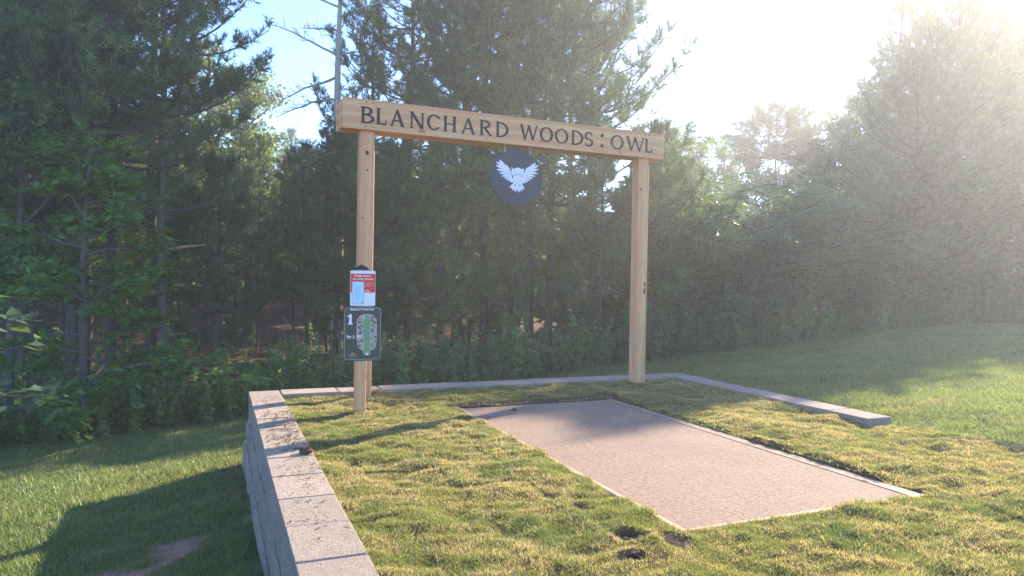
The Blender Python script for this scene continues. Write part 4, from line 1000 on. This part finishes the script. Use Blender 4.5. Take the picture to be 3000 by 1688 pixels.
# distant wood closing the view between the trunks
nb = NB(); n_ = 34000; rr = np.random.default_rng(41); az_ = np.radians(-22 + 100 * rr.random(n_)); D_ = 52 + 10 * rr.random(n_); xx = D_ * np.sin(az_); yy = D_ * np.cos(az_)
hh = np.interp(np.degrees(az_), [-22, 30, 40, 80], [7, 7, 5, 4.5]) * (.8 + .4 * fbm(xx, yy, 5, 401)); Pp = np.stack([xx, yy, -1 + hh * rr.random(n_)], 1)
leafcloud(nb, Pp, unit(rr.standard_normal((n_, 3))), .75, rr, (.04, .07, .028), (.08, .11, .04))
kind(obj('distant_wood', nb.mesh('distant_wood'), M_LEAF), 'stuff')

# ------------------------------------------------------------------ soil clods and litter
def clod(name, label, x, y, z, r, seed, group, sq=.6):
    q = np.random.default_rng(seed); nb = NB(); nlat, nlon = 7, 10; V = []
    ph = q.random((3, 3)) * 6
    for i in range(nlat):
        for j in range(nlon):
            t = math.pi * i / (nlat - 1); p = 2 * math.pi * j / nlon; d_ = np.array([math.sin(t) * math.cos(p), math.sin(t) * math.sin(p), math.cos(t)])
            k = 1 + .22 * math.sin(4 * d_[0] + ph[0, 0]) * math.sin(5 * d_[1] + ph[0, 1]) + .18 * math.sin(7 * d_[2] + 6 * d_[0] + ph[1, 0]) + (.12 * (q.random() - .5) if 0 < i < nlat - 1 else 0)
            V.append(d_ * k * r * np.array([1.35, 1, sq]))
    Fq = [(i * nlon + j, (i + 1) * nlon + j, (i + 1) * nlon + (j + 1) % nlon, i * nlon + (j + 1) % nlon) for i in range(nlat - 1) for j in range(nlon)]
    o = obj(name, mesh_np(name, np.array(V), Fq), M_SOIL, None, (x, y, z)); o.rotation_euler = (0, 0, q.random() * 6); return tag(o, label, 'soil clod', group)
clod('soil_clod', 'dark curled soil clod on the left wall cap against the sod', .53, 4.57, CAPZ + .018, .034, 1, None, .7)
clod('soil_clod', 'small dark soil lump lying alone on the far end of the concrete', 2.529, 5.858, .006, .024, 2, None, .5)
for k, (cx, cy) in enumerate(((1.73, 2.70), (1.79, 2.66), (1.66, 2.52), (1.60, 2.50), (1.9, 2.60), (1.70, 3.36))):
    clod('soil_clod', 'crumbly dark soil clod in the torn sod beside the pad corner', cx, cy, float(sod_z(np.array(cx), np.array(cy))) + .004, .013 + .005 * (k % 3), 10 + k, 'soil clods in the torn sod', .6)
clod('soil_clod', 'dark soil clod behind the short sign post near the tall post', 1.60, 6.55, .035, .035, 30, None, .6)
# dry grass litter on the wall cap
n_ = 520; rr = np.random.default_rng(51)
yy = 3.0 + 3.9 * rr.random(n_) ** .8; yy = np.where(rr.random(n_) < .55, 4.6 + 1.5 * rr.random(n_), yy); xx = WX0 + .03 + (CAPW - .05) * rr.random(n_) ** .7
P_ = np.stack([xx, yy, np.full(n_, CAPZ + .004)], 1); a = rr.random(n_) * 6.28; L = .010 + .034 * rr.random(n_); d_ = np.stack([np.cos(a), np.sin(a), .12 * rr.standard_normal(n_)], 1) * L[:, None]
w_ = np.stack([-np.sin(a), np.cos(a), 0 * a], 1) * .0055; up = np.array([0, 0, .004])
V = np.stack([P_ - w_, P_ + w_, P_ + d_ + w_ * .4 + up, P_ + d_ - w_ * .4 + up], 1).reshape(-1, 3); i = np.arange(n_)[:, None] * 4
Fc = np.concatenate([i + np.array([[0, 1, 2]]), i + np.array([[0, 2, 3]])])
C = np.repeat(np.where((rr.random(n_) < .6)[:, None], np.array([[.10, .065, .04]]), np.array([[.34, .25, .15]])) * (.7 + .6 * rr.random((n_, 1))), 4, 0)
kind(obj('dry_grass_litter', mesh_np('dry_grass_litter', V, Fc, C), M_SOD), 'stuff')

# ------------------------------------------------------------------ haze volume, added to imitate lens veil sunward and lift the dark woods
hz = MB().box((-160, -80, -4.5), (170, 170, 19)).mesh('haze')
ho = kind(obj('haze', hz), 'stuff')
hm = bpy.data.materials.new('veil_haze'); hm.use_nodes = True; nt = hm.node_tree; nt.nodes.remove(nt.nodes['Principled BSDF'])
pv = nt.nodes.new('ShaderNodeVolumePrincipled'); pv.inputs['Color'].default_value = (.93, .95, 1, 1); pv.inputs['Density'].default_value = .0038; pv.inputs['Anisotropy'].default_value = .58
nt.links.new(pv.outputs[0], nt.nodes['Material Output'].inputs['Volume']); hz.materials.append(hm)
